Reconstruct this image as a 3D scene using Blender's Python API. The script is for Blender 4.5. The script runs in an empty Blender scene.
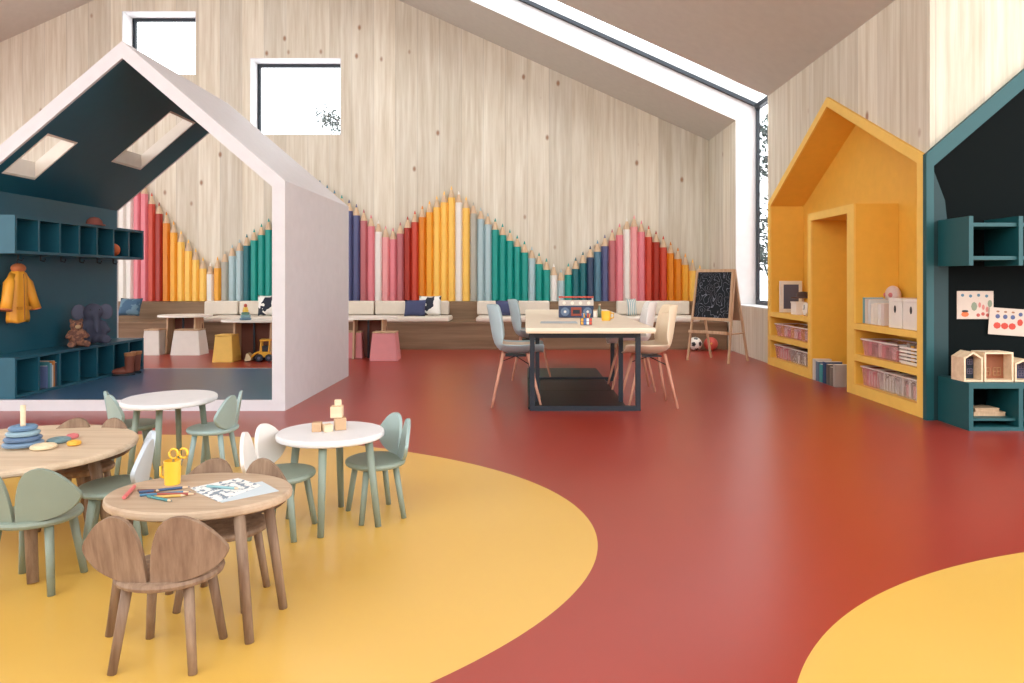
import bpy, bmesh, math, random
from mathutils import Vector, Matrix
random.seed(7)
C = bpy.context.scene.collection
F, H, VX, VY = 700.0, 1.22, 525.0, 279.0
def GP(px, py, h=0.0):
    """world (x, y) of the photo point (px,py) lying at height h"""
    Z = F*(H-h)/(py-VY); return ((px-VX)*Z/F, Z)
def XA(px, Z): return (px-VX)*Z/F
def HA(py, Z): return H-(py-VY)*Z/F
# ------------------------------------------------------------------ materials
def lin(c):
    r = []
    for v in c:
        v /= 255.0
        r.append(v/12.92 if v <= .04045 else ((v+.055)/1.055)**2.4)
    return tuple(r)+(1.0,)
MATS = {}
def mat(name, rgb, rough=.55, metal=0, spec=.5, coat=0):
    if name in MATS: return MATS[name]
    m = bpy.data.materials.new(name); m.use_nodes = True
    nt = m.node_tree; b = nt.nodes['Principled BSDF']
    n = nt.nodes.new('ShaderNodeTexNoise'); n.inputs['Scale'].default_value = 9; n.inputs['Detail'].default_value = 4
    tc = nt.nodes.new('ShaderNodeTexCoord'); nt.links.new(tc.outputs['Object'], n.inputs['Vector'])
    mx = nt.nodes.new('ShaderNodeMix'); mx.data_type = 'RGBA'
    c = lin(rgb); mx.inputs[6].default_value = tuple(v*.92 for v in c[:3])+(1,); mx.inputs[7].default_value = tuple(min(1, v*1.06) for v in c[:3])+(1,)
    nt.links.new(n.outputs['Fac'], mx.inputs[0]); nt.links.new(mx.outputs[2], b.inputs['Base Color'])
    b.inputs['Roughness'].default_value = rough; b.inputs['Metallic'].default_value = metal
    b.inputs['Specular IOR Level'].default_value = spec; b.inputs['Coat Weight'].default_value = coat
    MATS[name] = m; return m
def wood(name, light, dark, axis='Z', plank=0, scale=1.0, rough=.6, knots=False):
    if name in MATS: return MATS[name]
    m = bpy.data.materials.new(name); m.use_nodes = True
    nt = m.node_tree; N = nt.nodes; L = nt.links; b = N['Principled BSDF']
    tc = N.new('ShaderNodeTexCoord'); mp = N.new('ShaderNodeMapping')
    s = [14*scale, 14*scale, 14*scale]; s['XYZ'.index(axis)] = .7*scale; mp.inputs['Scale'].default_value = s
    L.new(tc.outputs['Object'], mp.inputs['Vector'])
    n = N.new('ShaderNodeTexNoise'); n.inputs['Scale'].default_value = 1.0; n.inputs['Detail'].default_value = 6; n.inputs['Roughness'].default_value = .62
    L.new(mp.outputs[0], n.inputs['Vector'])
    r = N.new('ShaderNodeValToRGB'); r.color_ramp.elements[0].position = .3; r.color_ramp.elements[1].position = .7
    r.color_ramp.elements[0].color = lin(dark); r.color_ramp.elements[1].color = lin(light)
    L.new(n.outputs['Fac'], r.inputs[0]); out = r.outputs[0]
    if plank:
        sx = N.new('ShaderNodeSeparateXYZ'); L.new(tc.outputs['Object'], sx.inputs[0])
        ad = N.new('ShaderNodeMath'); ad.operation = 'ADD'; L.new(sx.outputs[0], ad.inputs[0]); L.new(sx.outputs[1], ad.inputs[1])
        dv = N.new('ShaderNodeMath'); dv.operation = 'DIVIDE'; L.new(ad.outputs[0], dv.inputs[0]); dv.inputs[1].default_value = plank
        fl = N.new('ShaderNodeMath'); fl.operation = 'FLOOR'; L.new(dv.outputs[0], fl.inputs[0])
        wn = N.new('ShaderNodeTexWhiteNoise'); wn.noise_dimensions = '1D'; L.new(fl.outputs[0], wn.inputs['W'])
        rr = N.new('ShaderNodeMapRange'); rr.inputs['To Min'].default_value = .86; rr.inputs['To Max'].default_value = 1.06; L.new(wn.outputs['Value'], rr.inputs['Value'])
        fr = N.new('ShaderNodeMath'); fr.operation = 'FRACT'; L.new(dv.outputs[0], fr.inputs[0])
        lt = N.new('ShaderNodeMath'); lt.operation = 'GREATER_THAN'; L.new(fr.outputs[0], lt.inputs[0]); lt.inputs[1].default_value = .02
        mr = N.new('ShaderNodeMapRange'); mr.inputs['To Min'].default_value = .8; mr.inputs['To Max'].default_value = 1; L.new(lt.outputs[0], mr.inputs['Value'])
        mu = N.new('ShaderNodeMath'); mu.operation = 'MULTIPLY'; L.new(rr.outputs[0], mu.inputs[0]); L.new(mr.outputs[0], mu.inputs[1])
        vm = N.new('ShaderNodeVectorMath'); vm.operation = 'SCALE'; L.new(out, vm.inputs[0]); L.new(mu.outputs[0], vm.inputs['Scale']); out = vm.outputs[0]
    if knots:
        mp2 = N.new('ShaderNodeMapping'); mp2.inputs['Scale'].default_value = (2.3, 2.3, 1.4); L.new(tc.outputs['Object'], mp2.inputs['Vector'])
        vo = N.new('ShaderNodeTexVoronoi'); vo.inputs['Scale'].default_value = 1.0; L.new(mp2.outputs[0], vo.inputs['Vector'])
        k = N.new('ShaderNodeMapRange'); k.inputs['From Min'].default_value = .04; k.inputs['From Max'].default_value = .1; k.inputs['To Min'].default_value = .85; k.inputs['To Max'].default_value = 0
        L.new(vo.outputs['Distance'], k.inputs['Value'])
        mk = N.new('ShaderNodeMix'); mk.data_type = 'RGBA'; L.new(k.outputs[0], mk.inputs[0]); L.new(out, mk.inputs[6]); mk.inputs[7].default_value = lin((150, 105, 70)); out = mk.outputs[2]
    L.new(out, b.inputs['Base Color']); b.inputs['Roughness'].default_value = rough; b.inputs['Specular IOR Level'].default_value = .3
    MATS[name] = m; return m
def glassmat():
    if 'glass' in MATS: return MATS['glass']
    m = bpy.data.materials.new('glass'); m.use_nodes = True; nt = m.node_tree; nt.nodes.clear()
    o = nt.nodes.new('ShaderNodeOutputMaterial'); t = nt.nodes.new('ShaderNodeBsdfTransparent'); g = nt.nodes.new('ShaderNodeBsdfGlossy')
    g.inputs['Roughness'].default_value = .02; mx = nt.nodes.new('ShaderNodeMixShader'); mx.inputs[0].default_value = .05
    nt.links.new(t.outputs[0], mx.inputs[1]); nt.links.new(g.outputs[0], mx.inputs[2]); nt.links.new(mx.outputs[0], o.inputs[0])
    MATS['glass'] = m; return m
def plastic_clear(name, rgb, a):
    if name in MATS: return MATS[name]
    m = bpy.data.materials.new(name); m.use_nodes = True; b = m.node_tree.nodes['Principled BSDF']
    b.inputs['Base Color'].default_value = lin(rgb); b.inputs['Alpha'].default_value = a; b.inputs['Roughness'].default_value = .25
    MATS[name] = m; return m
def floor_mat():
    m = bpy.data.materials.new('floor_linoleum'); m.use_nodes = True; nt = m.node_tree; N = nt.nodes; L = nt.links; b = N['Principled BSDF']
    tc = N.new('ShaderNodeTexCoord')
    def ell(cx, cy, rx, ry):
        mp = N.new('ShaderNodeMapping'); mp.inputs['Location'].default_value = (-cx/rx, -cy/ry, 0); mp.inputs['Scale'].default_value = (1/rx, 1/ry, 0)
        L.new(tc.outputs['Object'], mp.inputs['Vector']); ln = N.new('ShaderNodeVectorMath'); ln.operation = 'LENGTH'; L.new(mp.outputs[0], ln.inputs[0])
        lt = N.new('ShaderNodeMath'); lt.operation = 'LESS_THAN'; L.new(ln.outputs['Value'], lt.inputs[0]); lt.inputs[1].default_value = 1; return lt.outputs[0]
    e1 = ell(-3.21, 3.34, 3.55, 2.16); e2 = ell(3.365, 1.495, 2.709, 1.797)
    mx = N.new('ShaderNodeMath'); mx.operation = 'MAXIMUM'; L.new(e1, mx.inputs[0]); L.new(e2, mx.inputs[1])
    n = N.new('ShaderNodeTexNoise'); n.inputs['Scale'].default_value = 1.3; n.inputs['Detail'].default_value = 5; L.new(tc.outputs['Object'], n.inputs['Vector'])
    def var(a, c):
        k = N.new('ShaderNodeMix'); k.data_type = 'RGBA'; k.inputs[6].default_value = lin(a); k.inputs[7].default_value = lin(c); L.new(n.outputs['Fac'], k.inputs[0]); return k.outputs[2]
    red = var(RED0, RED1); yel = var(YEL0, YEL1)
    k = N.new('ShaderNodeMix'); k.data_type = 'RGBA'; L.new(mx.outputs[0], k.inputs[0]); L.new(red, k.inputs[6]); L.new(yel, k.inputs[7]); L.new(k.outputs[2], b.inputs['Base Color'])
    rg = N.new('ShaderNodeMapRange'); rg.inputs['To Min'].default_value = .29; rg.inputs['To Max'].default_value = .33; L.new(n.outputs['Fac'], rg.inputs['Value']); L.new(rg.outputs[0], b.inputs['Roughness'])
    b.inputs['Specular IOR Level'].default_value = .85
    return m
RED0, RED1 = (146, 42, 28), (158, 50, 34)
YEL0, YEL1 = (212, 166, 72), (218, 174, 86)
WALL = wood('spruce_board', (236, 230, 214), (208, 196, 172), 'Z', plank=.42, scale=1.0, rough=.7, knots=True)
BENCHW = wood('bench_board', (150, 122, 96), (118, 92, 68), 'X', scale=.8)
OAK = wood('oak', (160, 134, 110), (114, 88, 70), 'Z', scale=2.2)
OAKT = wood('oak_top', (216, 194, 166), (190, 164, 136), 'X', scale=1.6)
PALEW = wood('pale_beech', (236, 212, 180), (214, 186, 150), 'X', scale=1.5)
TAN = wood('tan_wood', (214, 182, 148), (186, 150, 116), 'Z', scale=2)
WHITE = mat('white_paint', (224, 222, 222), .45)
PLAYW = mat('playhouse_white', (212, 208, 210), .5)
OFFW = mat('warm_white', (238, 230, 218), .6)
CEIL = mat('ceiling_plaster', (200, 197, 187), .85)
DARK = mat('dark_metal', (26, 36, 46), .4)
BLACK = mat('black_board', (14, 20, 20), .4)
TEALH = mat('teal_house_paint', (30, 88, 106), .42)
TEALR = mat('teal_cabinet', (18, 80, 84), .5)
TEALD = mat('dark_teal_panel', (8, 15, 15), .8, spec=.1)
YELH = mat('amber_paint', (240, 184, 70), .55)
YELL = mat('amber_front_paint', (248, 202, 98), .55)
SAGE = mat('sage_paint', (132, 144, 130), .5)
MINT = mat('pale_mint_paint', (152, 172, 168), .5)
CREAM = mat('cream_cushion', (228, 216, 200), .9)
NAVY = mat('navy_fabric', (72, 78, 112), .95)
# ------------------------------------------------------------------ mesh builder
class MB:
    def __init__(s): s.bm = bmesh.new()
    def _f(s, vs, idx):
        v = [s.bm.verts.new(p) for p in vs]
        for f in idx:
            try: s.bm.faces.new([v[i] for i in f])
            except ValueError: pass
        return v
    def box(s, x0, x1, y0, y1, z0, z1):
        s._f([(x0,y0,z0),(x1,y0,z0),(x1,y1,z0),(x0,y1,z0),(x0,y0,z1),(x1,y0,z1),(x1,y1,z1),(x0,y1,z1)],
             [(3,2,1,0),(4,5,6,7),(0,1,5,4),(1,2,6,5),(2,3,7,6),(3,0,4,7)]); return s
    def prism(s, pts, a0, a1, axis='y'):
        def P(u, v, a): return (u, a, v) if axis == 'y' else (a, u, v) if axis == 'x' else (u, v, a)
        n = len(pts); vs = [P(u, v, a0) for u, v in pts]+[P(u, v, a1) for u, v in pts]
        fs = [tuple(range(n)), tuple(range(2*n-1, n-1, -1))]+[(i, (i+1) % n, n+(i+1) % n, n+i) for i in range(n)]
        s._f(vs, fs); return s
    def tube(s, path, rad, seg=10):
        path = [Vector(p) for p in path]
        if not hasattr(rad, '__len__'): rad = [rad]*len(path)
        rings = []
        for i, p in enumerate(path):
            d = (path[min(i+1, len(path)-1)]-path[max(i-1, 0)]).normalized()
            up = Vector((0, 0, 1)) if abs(d.z) < .9 else Vector((1, 0, 0))
            a = d.cross(up).normalized(); b = a.cross(d).normalized()
            rings.append([s.bm.verts.new(p+(a*math.cos(2*math.pi*k/seg)+b*math.sin(2*math.pi*k/seg))*rad[i]) for k in range(seg)])
        for r0, r1 in zip(rings, rings[1:]):
            for k in range(seg): s.bm.faces.new((r0[k], r0[(k+1) % seg], r1[(k+1) % seg], r1[k]))
        s.bm.faces.new(rings[0][::-1]); s.bm.faces.new(rings[-1]); return s
    def lathe(s, prof, seg=32, cx=0, cy=0, cz=0, sx=1, sy=1):
        rings = []
        for r, z in prof:
            if r < 1e-5: rings.append([s.bm.verts.new((cx, cy, cz+z))])
            else: rings.append([s.bm.verts.new((cx+sx*r*math.cos(2*math.pi*k/seg), cy+sy*r*math.sin(2*math.pi*k/seg), cz+z)) for k in range(seg)])
        for r0, r1 in zip(rings, rings[1:]):
            for k in range(seg):
                a, b, c, d = r0[k % len(r0)], r0[(k+1) % len(r0)], r1[(k+1) % len(r1)], r1[k % len(r1)]
                f = [a, b, c, d]; g = []
                for v in f:
                    if v not in g: g.append(v)
                if len(g) > 2: s.bm.faces.new(g)
        for r in (rings[0], rings[-1]):
            if len(r) > 2:
                try: s.bm.faces.new(r)
                except ValueError: pass
        return s
    def ell(s, c, r, seg=16, rot=None):
        M = Matrix.Translation(c) @ (rot.to_4x4() if rot else Matrix.Identity(4)) @ Matrix.Diagonal((r[0], r[1], r[2], 1))
        bmesh.ops.create_uvsphere(s.bm, u_segments=seg, v_segments=max(6, seg//2), radius=1, matrix=M); return s
    def quad(s, pts): s._f(pts, [tuple(range(len(pts)))]); return s
    def rot(s, ang, axis='Z', c=(0, 0, 0)):
        bmesh.ops.rotate(s.bm, verts=s.bm.verts, cent=c, matrix=Matrix.Rotation(ang, 3, axis)); return s
    def build(s, name, m, parent=None, world=False, bevel=0, smooth=False, remesh=0, solid=0, sub=0):
        bmesh.ops.recalc_face_normals(s.bm, faces=s.bm.faces)
        me = bpy.data.meshes.new(name)
        if world and parent:
            for v in s.bm.verts: v.co -= parent.location
        s.bm.to_mesh(me); s.bm.free()
        me.materials.append(m)
        o = bpy.data.objects.new(name, me); C.objects.link(o)
        if parent: o.parent = parent
        if smooth or remesh:
            for p in me.polygons: p.use_smooth = True
        if solid:
            q = o.modifiers.new('Solid', 'SOLIDIFY'); q.thickness = solid; q.offset = 0
        if sub:
            q = o.modifiers.new('Sub', 'SUBSURF'); q.levels = q.render_levels = sub
        if remesh:
            q = o.modifiers.new('Remesh', 'REMESH'); q.mode = 'VOXEL'; q.voxel_size = remesh; q.use_smooth_shade = True
            q = o.modifiers.new('Smooth', 'SMOOTH'); q.factor = .6; q.iterations = 5
        if bevel:
            q = o.modifiers.new('Bevel', 'BEVEL'); q.width = bevel; q.segments = 2; q.limit_method = 'ANGLE'; q.angle_limit = .6
        return o
def thing(name, label, cat, loc=(0, 0, 0), rz=0, group=None):
    o = bpy.data.objects.new(name, None); C.objects.link(o); o.location = loc; o.rotation_euler = (0, 0, rz)
    o.empty_display_size = .1
    return tag(o, label, cat, group)
def tag(o, label, cat, group=None):
    o['label'] = label; o['category'] = cat
    if group: o['group'] = group
    return o
def struct(o): o['kind'] = 'structure'; return o
def dup(root, loc, rz, label, group=None):
    r = root.copy(); C.objects.link(r); r.location = loc; r.rotation_euler = (0, 0, rz); r['label'] = label
    if group: r['group'] = group
    for ch in list(root.children):
        c = ch.copy(); C.objects.link(c); c.parent = r
        for g in ch.children:
            d = g.copy(); C.objects.link(d); d.parent = c
    return r
def setmat(root, m, names):
    for ch in root.children:
        if ch.name.split('.')[0] in names:
            ch.material_slots[0].link = 'OBJECT'; ch.material_slots[0].material = m
def at(o, x, y, z, rz=0): o.location = (x, y, z); o.rotation_euler = (0, 0, rz); return o

# ================================================================== SETTING
XR, YB = 3.52, 13.4          # right wall face, back wall face
RX, S, EH = -5.34, .452, 3.87
def ch(x): return EH+S*(XR-x) if x > RX else EH+S*(XR-RX)-S*(RX-x)
YC = 6.09                    # front facing wall that turns off to the right
struct(MB().box(-14.3, 9, -4, 14, -.12, 0).build('floor', floor_mat()))
# back wall with two square openings
def win_rect(px0, px1, py0, py1): return (XA(px0, YB), XA(px1, YB), HA(py1, YB), HA(py0, YB))
w1 = win_rect(122, 196, 11, 75); w2 = win_rect(250, 341, 58, 135)
m = MB()
def col(x0, x1, z0, z1=None):
    t = [(x0, z0), (x1, z0)]
    if z1 is None:
        t += [(x1, ch(x1)+.3)]
        if x0 < RX < x1: t += [(RX, ch(RX)+.3)]
        t += [(x0, ch(x0)+.3)]
    else: t += [(x1, z1), (x0, z1)]
    m.prism(t, YB, YB+.4)
col(-14.3, w1[0], 0); col(w1[0], w1[1], 0, w1[2]); col(w1[0], w1[1], w1[3]); col(w1[1], w2[0], 0)
col(w2[0], w2[1], 0, w2[2]); col(w2[0], w2[1], w2[3]); col(w2[1], XR+.4, 0)
struct(m.build('wall_back', WALL))
for i, w in enumerate((w1, w2)):
    x0, x1, z0, z1 = w
    fr = thing('window_%d' % (i+1), '', '', ((x0+x1)/2, YB+.36, z0)); 
    for k in ('label', 'category'): del fr[k]
    struct(fr)
    f = MB(); t = .075
    f.box(x0, x0+t, YB+.34, YB+.4, z0, z1).box(x1-t, x1, YB+.34, YB+.4, z0, z1).box(x0+t, x1-t, YB+.34, YB+.4, z1-t, z1).box(x0+t, x1-t, YB+.34, YB+.4, z0, z0+t)
    f.build('window_frame', DARK, fr, world=True)
    MB().box(x0+t, x1-t, YB+.365, YB+.372, z0+t, z1-t).build('window_pane', glassmat(), fr, world=True)
    r = MB(); e = .012
    r.box(x0, x0+e, YB+.001, YB+.34, z0, z1).box(x1-e, x1, YB+.001, YB+.34, z0, z1).box(x0+e, x1-e, YB+.001, YB+.34, z1-e, z1).box(x0+e, x1-e, YB+.001, YB+.34, z0, z0+e)
    r.build('window_reveal', WHITE, fr, world=True)
# right wall
YG0, YG1 = 10.15, 11.7       # the glazed strip that runs up the wall and over the roof
HY0, HY1, HZ, HAp = 6.13, 10.05, 2.31, 3.32   # amber house in the wall
m = MB()
m.box(XR, XR+.4, YG1, YB+.4, 0, ch(XR)+.2)
m.box(XR, XR+.4, YG0, YG1, 0, .78)
m.box(XR, XR+.4, HY1, YG0, 0, ch(XR)+.2)
hm = (HY0+HY1)/2
m.prism([(HY1, HZ), (hm, HAp), (HY0, HZ), (HY0, 0), (YC+.02, 0), (YC+.02, ch(XR)+.2), (HY1, ch(XR)+.2)], XR, XR+.4, 'x')
struct(m.build('wall_right', WALL))
struct(MB().box(XR+.03, 9, 3.2, YC, 4.6, 4.8).build('ceiling_right_added', CEIL))  # unseen roof piece added to dim the front right wall
m = MB(); m.box(XR+.002, 9, YC, YC+.12, 0, 4.6)
struct(m.build('wall_front_right', WALL))
# unseen left wall, added to block light; its openings let daylight in
b = MB(); b.box(-11.5,-11.3,-4,14,0,.5).box(-11.5,-11.3,-4,14,3.9,ch(-11.3)+.2)
struct(MB().box(-11.5,9,-4.2,-4,0,3.2).build('wall_rear_unseen', WALL))  # unseen rear wall, added so light falls from above
for k in range(7): b.box(-11.5,-11.3,-4+2.9*k,-3.7+2.9*k,.5,3.9)
struct(b.build('wall_left_unseen', WALL))
# ceiling slabs
def slab(x0, x1, y0, y1):
    return [(x0, ch(x0)), (x1, ch(x1)), (x1, ch(x1)+.45), (x0, ch(x0)+.45)]
m = MB()
CY0 = -0.8  # unseen front edge of the ceiling, placed to set foreground light
m.prism(slab(RX, XR+.02, 0, 0), CY0, YC+.1); m.prism(slab(RX, XR+.4, 0, 0), YC+.101, YG0); m.prism(slab(RX, XR+.4, 0, 0), YG1, YB+.4)
m.prism(slab(-11.5, RX, 0, 0), CY0, YB+.4)
struct(m.build('ceiling', CEIL))
# white lining of the glazed strip
m = MB(); e = .015
m.prism([(RX, ch(RX)), (XR, ch(XR)), (XR, .795), (XR+.4, .795), (XR+.4, ch(XR+.4)+.45+.2), (RX, ch(RX)+.45)], YG1-e, YG1-.001)
m.box(XR, XR+.38, YG0+e, YG1-e, .781, .796)
struct(m.build('trim_1', WHITE))
m = MB(); m.prism([(RX, ch(RX)+.01), (XR, ch(XR)+.01), (XR+.38, ch(XR)+.01), (XR+.38, ch(XR+.4)+.43), (RX, ch(RX)+.45)], YG0+.001, YG0+e)
m.box(XR+.005, XR+.38, YG0+.001, YG0+e, .8, ch(XR))
struct(m.build('trim_2', WHITE))
wg = thing('window_3', '', '', (XR+.36, (YG0+YG1)/2, .8))
for k in ('label', 'category'): del wg[k]
struct(wg)
m = MB(); t = .07
xg = XR+.33; roofb = lambda x: ch(x)+.36
m.box(xg, xg+.05, YG1-t-e, YG1-e, .8, roofb(xg)).box(xg, xg+.05, YG0+e, YG0+t, .8, roofb(xg)).box(xg, xg+.05, YG0+t, YG1-t-e, .8, .87)
m.prism([(RX, roofb(RX)), (xg+.05, roofb(xg+.05)), (xg+.05, roofb(xg+.05)+.06), (RX, roofb(RX)+.06)], YG1-t-e, YG1-e)
m.prism([(RX, roofb(RX)), (xg+.05, roofb(xg+.05)), (xg+.05, roofb(xg+.05)+.06), (RX, roofb(RX)+.06)], YG0+e, YG0+t)
m.box(xg-.04, xg+.05, YG0+t, YG1-t-e, roofb(xg)-.05, roofb(xg)+.03)
m.build('window_frame', DARK, wg, world=True)
m = MB(); m.box(xg+.02, xg+.027, YG0+t, YG1-t-e, .87, roofb(xg)-.05)
m.prism([(RX, roofb(RX)+.03), (xg-.04, roofb(xg-.04)+.03), (xg-.04, roofb(xg-.04)+.037), (RX, roofb(RX)+.037)], YG0+t, YG1-t-e)
m.build('window_pane', glassmat(), wg, world=True)

# ================================================================== PENCILS ON THE BACK WALL
knots_ = [(110,134),(154.5,196),(184,234),(209,264),(232,245),(271,217),(303,172),(322,181),(337,192),(358,205),(386,226),(393,228),(416,210),(452,186),(473,202),(503,224),(546,258),(561,269),(590,246),(632,214),(662,235),(706,270)]
def tipy(x):
    for (a, b), (c, d) in zip(knots_, knots_[1:]):
        if a <= x <= c: return b+(d-b)*(x-a)/(c-a)
    return knots_[-1][1]
PC = {'white': (236,230,222), 'pink': (226,130,140), 'light pink': (236,160,160), 'mauve': (188,108,112), 'red': (200,68,46), 'dark red': (164,44,26),
      'orange': (222,130,20), 'amber': (240,168,50), 'yellow': (250,198,90), 'greige': (176,172,158), 'pale blue': (172,196,200), 'dark teal': (26,104,112),
      'teal': (14,150,138), 'slate blue': (48,68,96), 'steel blue': (84,126,146), 'purple blue': (84,88,128)}
runs = [(118,133,'white'),(133,147,'pink'),(147,153,'red'),(153,160,'dark red'),(160,166,'red'),(166,173,'orange'),(173,180,'amber'),(180,210,'yellow'),(210,216,'white'),(216,223.5,'amber'),
 (223.5,232,'greige'),(232,245,'pale blue'),(245,252,'dark teal'),(252,285,'teal'),(285,300,'dark teal'),(300,318,'slate blue'),(318,335,'steel blue'),(335,345,'teal'),(345,362,'purple blue'),(362,369,'mauve'),(369,376,'pink'),(376,383,'white'),
 (383,390,'light pink'),(390,398,'pink'),(398,402,'mauve'),(402,413,'dark red'),(413,420,'red'),(420,428,'orange'),(428,435,'amber'),(435,456.3,'yellow'),(456.3,463,'white'),(463,470,'yellow'),
 (470,477,'greige'),(477,491,'pale blue'),(491,528.5,'teal'),(528.5,536,'pale blue'),(536,550,'teal'),(550,557,'white'),(557,564.5,'pale blue'),(564.5,571.6,'teal'),(571.6,586,'dark teal'),(586,593,'slate blue'),
 (593,600,'steel blue'),(600,610,'purple blue'),(610,616,'mauve'),(616,623,'pink'),(623,629.8,'white'),(629.8,637,'light pink'),(637,644,'pink'),(644,651.5,'red'),(651.5,659,'dark red'),(659,667,'red'),
 (667,674,'orange'),(674,681,'orange'),(681,688,'amber'),(688,703,'yellow')]
def where(x):
    for lim, w in ((211,'on the left slope inside the playhouse view'),(276,'right of the valley inside the playhouse view'),(350,'behind the right wall of the playhouse'),
                   (390,'just right of the white playhouse'),(456.3,'climbing left of the tallest yellow peak'),(557,'falling right of the tallest yellow peak'),(633,'climbing left of the pink peak'),(999,'falling right of the pink peak')):
        if x < lim: return w
pcs = []
k = -60
while True:
    x = 561+7.3*k; k += 1
    if x > 703: break
    if x < 119: continue
    cn = [c for a, b, c in runs if a <= x < b]
    pcs.append((x, cn[0] if cn else 'yellow', where(x)))
from collections import Counter
cnt = Counter((c, w) for _, c, w in pcs); seen = Counter()
ORD = ['first','second','third','fourth','fifth','sixth','seventh','eighth']
NUM = ['zero','one','two','three','four','five','six','seven','eight']
TIPW = mat('sharpened_pencil_wood', (214,184,150), .7)
YP = YB-.052
for x, c, w in pcs:
    seen[(c, w)] += 1; n = cnt[(c, w)]
    lab = ('single %s giant wall pencil %s' % (c, w)) if n == 1 else ('%s from left of %s %s pencils %s' % (ORD[seen[(c, w)]-1], NUM[n], c, w))
    X = XA(x, YB-.05); ztop = HA(tipy(x), YB-.05); r = .0655; zb = .80
    cm = mat('pencil_'+c.replace(' ', '_'), PC[c], .45)
    b = MB().tube([(0,0,0),(0,0,ztop-.22-zb)], [r/.94, r/.94], 6); b.rot(math.radians(30), 'Z')
    o = b.build('coloured_pencil', cm); o.location = (X, YB-.064, zb)
    for v in o.data.vertices: v.co.y *= .92
    tag(o, lab, 'pencil', 'giant coloured pencils on the back wall')
    b = MB().tube([(0,0,ztop-.22-zb),(0,0,ztop-.065-zb)], [r/.94, r*.32], 6); b.rot(math.radians(30)).build('sharpened_tip', TIPW, o)
    b = MB().tube([(0,0,ztop-.065-zb),(0,0,ztop-zb)], [r*.33, .004], 6); b.rot(math.radians(30)).build('pencil_lead', cm, o)

# ================================================================== BENCH
by0 = 12.1
bx0, bx1 = -9.0, 3.50
bench = thing('bench', 'long low built-in timber bench running along the pencil wall', 'bench', ((bx0+bx1)/2, by0, 0))
MB().box(bx0, bx1, by0+.02, YB-.005, 0, .44).build('front_panel', BENCHW, bench, world=True)
MB().box(bx0, bx1, by0, YB-.005, .441, .475).build('seat_board', BENCHW, bench, world=True)
MB().box(bx0, bx1, 12.95, YB-.005, .476, .795).build('back_board', BENCHW, bench, world=True)
def cushion(x0, x1, kind, label):
    X0, X1 = XA(x0, 12.15), XA(x1, 12.15); X1 -= .008
    if kind == 'seat':
        o = MB().box(0, X1-X0, 0, .68, 0, .085).build('seat_cushion', CREAM, bevel=.03); o.location = (X0, by0-.01, .477)
        for q in o.modifiers: q.segments = 4
        tag(o, label, 'cushion', 'cream seat cushions on the wall bench')
    else:
        o = MB().box(0, X1-X0, 0, .16, 0, .255).build('back_cushion', CREAM, bevel=.03); o.location = (X0, 12.785, .564)
        for v in o.data.vertices:
            if v.co.z > .1: v.co.y += .0
        for q in o.modifiers: q.segments = 4
        tag(o, label, 'cushion', 'cream back cushions on the wall bench')
cushion(203, 300, 'seat', 'cream bench seat cushion seen through the white playhouse')
cushion(330, 449.5, 'seat', 'cream bench seat cushion between playhouse and tallest pencil peak, under navy and patterned pillows')
cushion(476, 551, 'seat', 'cream bench seat cushion behind the pale blue shell chairs')
cushion(616, 700, 'seat', 'cream bench seat cushion nearest the blackboard easel')
# back cushions sit further back, so their edges are given in the depth of the front
def bc(x0, x1, label):
    k = 12.79/12.15
    cushion(VX+(x0-VX)*k, VX+(x1-VX)*k, 'back', label)
bc(204, 238, 'left cream back cushion seen through the white playhouse')
bc(239, 272, 'cream back cushion behind the stacking toy seen through the playhouse')
bc(330, 374, 'cream back cushion beside the right wall of the white playhouse')
bc(375, 449, 'cream back cushion behind the patterned pillow and a navy pillow')
bc(477, 550, 'cream back cushion above the pale blue shell chairs')
bc(617, 690, 'cream back cushion nearest the blackboard easel')
def pillow(px, py, w, h, m, label, tilt=.3, yaw=0, name='pillow', cat='pillow', Y=12.62, pat=None):
    b = MB(); n = 8
    def zz(u, v): return .5*(max(0, (1-abs(u)**2.6))*max(0, (1-abs(v)**2.6)))**.5
    for sg in (-1, 1):
        g = [[b.bm.verts.new((u*w/2*(1-.07*(1-abs(v))*0-.06*(1-v*v)*abs(u)), sg*zz(u, v)*.15, h/2+v*h/2*(1-.06*(1-u*u)))) for u in [i/n*2-1 for i in range(n+1)]] for v in [j/n*2-1 for j in range(n+1)]]
        for j in range(n):
            for i in range(n): b.bm.faces.new((g[j][i], g[j][i+1], g[j+1][i+1], g[j+1][i]))
    bmesh.ops.remove_doubles(b.bm, verts=b.bm.verts, dist=.0005)
    o = b.build(name, m, smooth=True); o.location = (XA(px, Y), Y, .563); o.rotation_euler = (-tilt, 0, yaw)
    tag(o, label, cat); return o
def patmat(name, c0, c1, sc, thr=.5, kind='noise'):
    if name in MATS: return MATS[name]
    m = bpy.data.materials.new(name); m.use_nodes = True; nt = m.node_tree; b = nt.nodes['Principled BSDF']
    tc = nt.nodes.new('ShaderNodeTexCoord')
    if kind == 'noise': n = nt.nodes.new('ShaderNodeTexNoise'); o = n.outputs['Fac']
    elif kind == 'wave': n = nt.nodes.new('ShaderNodeTexWave'); o = n.outputs['Fac']
    else: n = nt.nodes.new('ShaderNodeTexVoronoi'); o = n.outputs['Distance']
    n.inputs['Scale'].default_value = sc; nt.links.new(tc.outputs['Object'], n.inputs['Vector'])
    r = nt.nodes.new('ShaderNodeValToRGB'); r.color_ramp.interpolation = 'CONSTANT'; r.color_ramp.elements[0].color = lin(c0); r.color_ramp.elements[1].color = lin(c1); r.color_ramp.elements[1].position = thr
    nt.links.new(o, r.inputs[0]); nt.links.new(r.outputs[0], b.inputs['Base Color']); b.inputs['Roughness'].default_value = .85
    MATS[name] = m; return m
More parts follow.
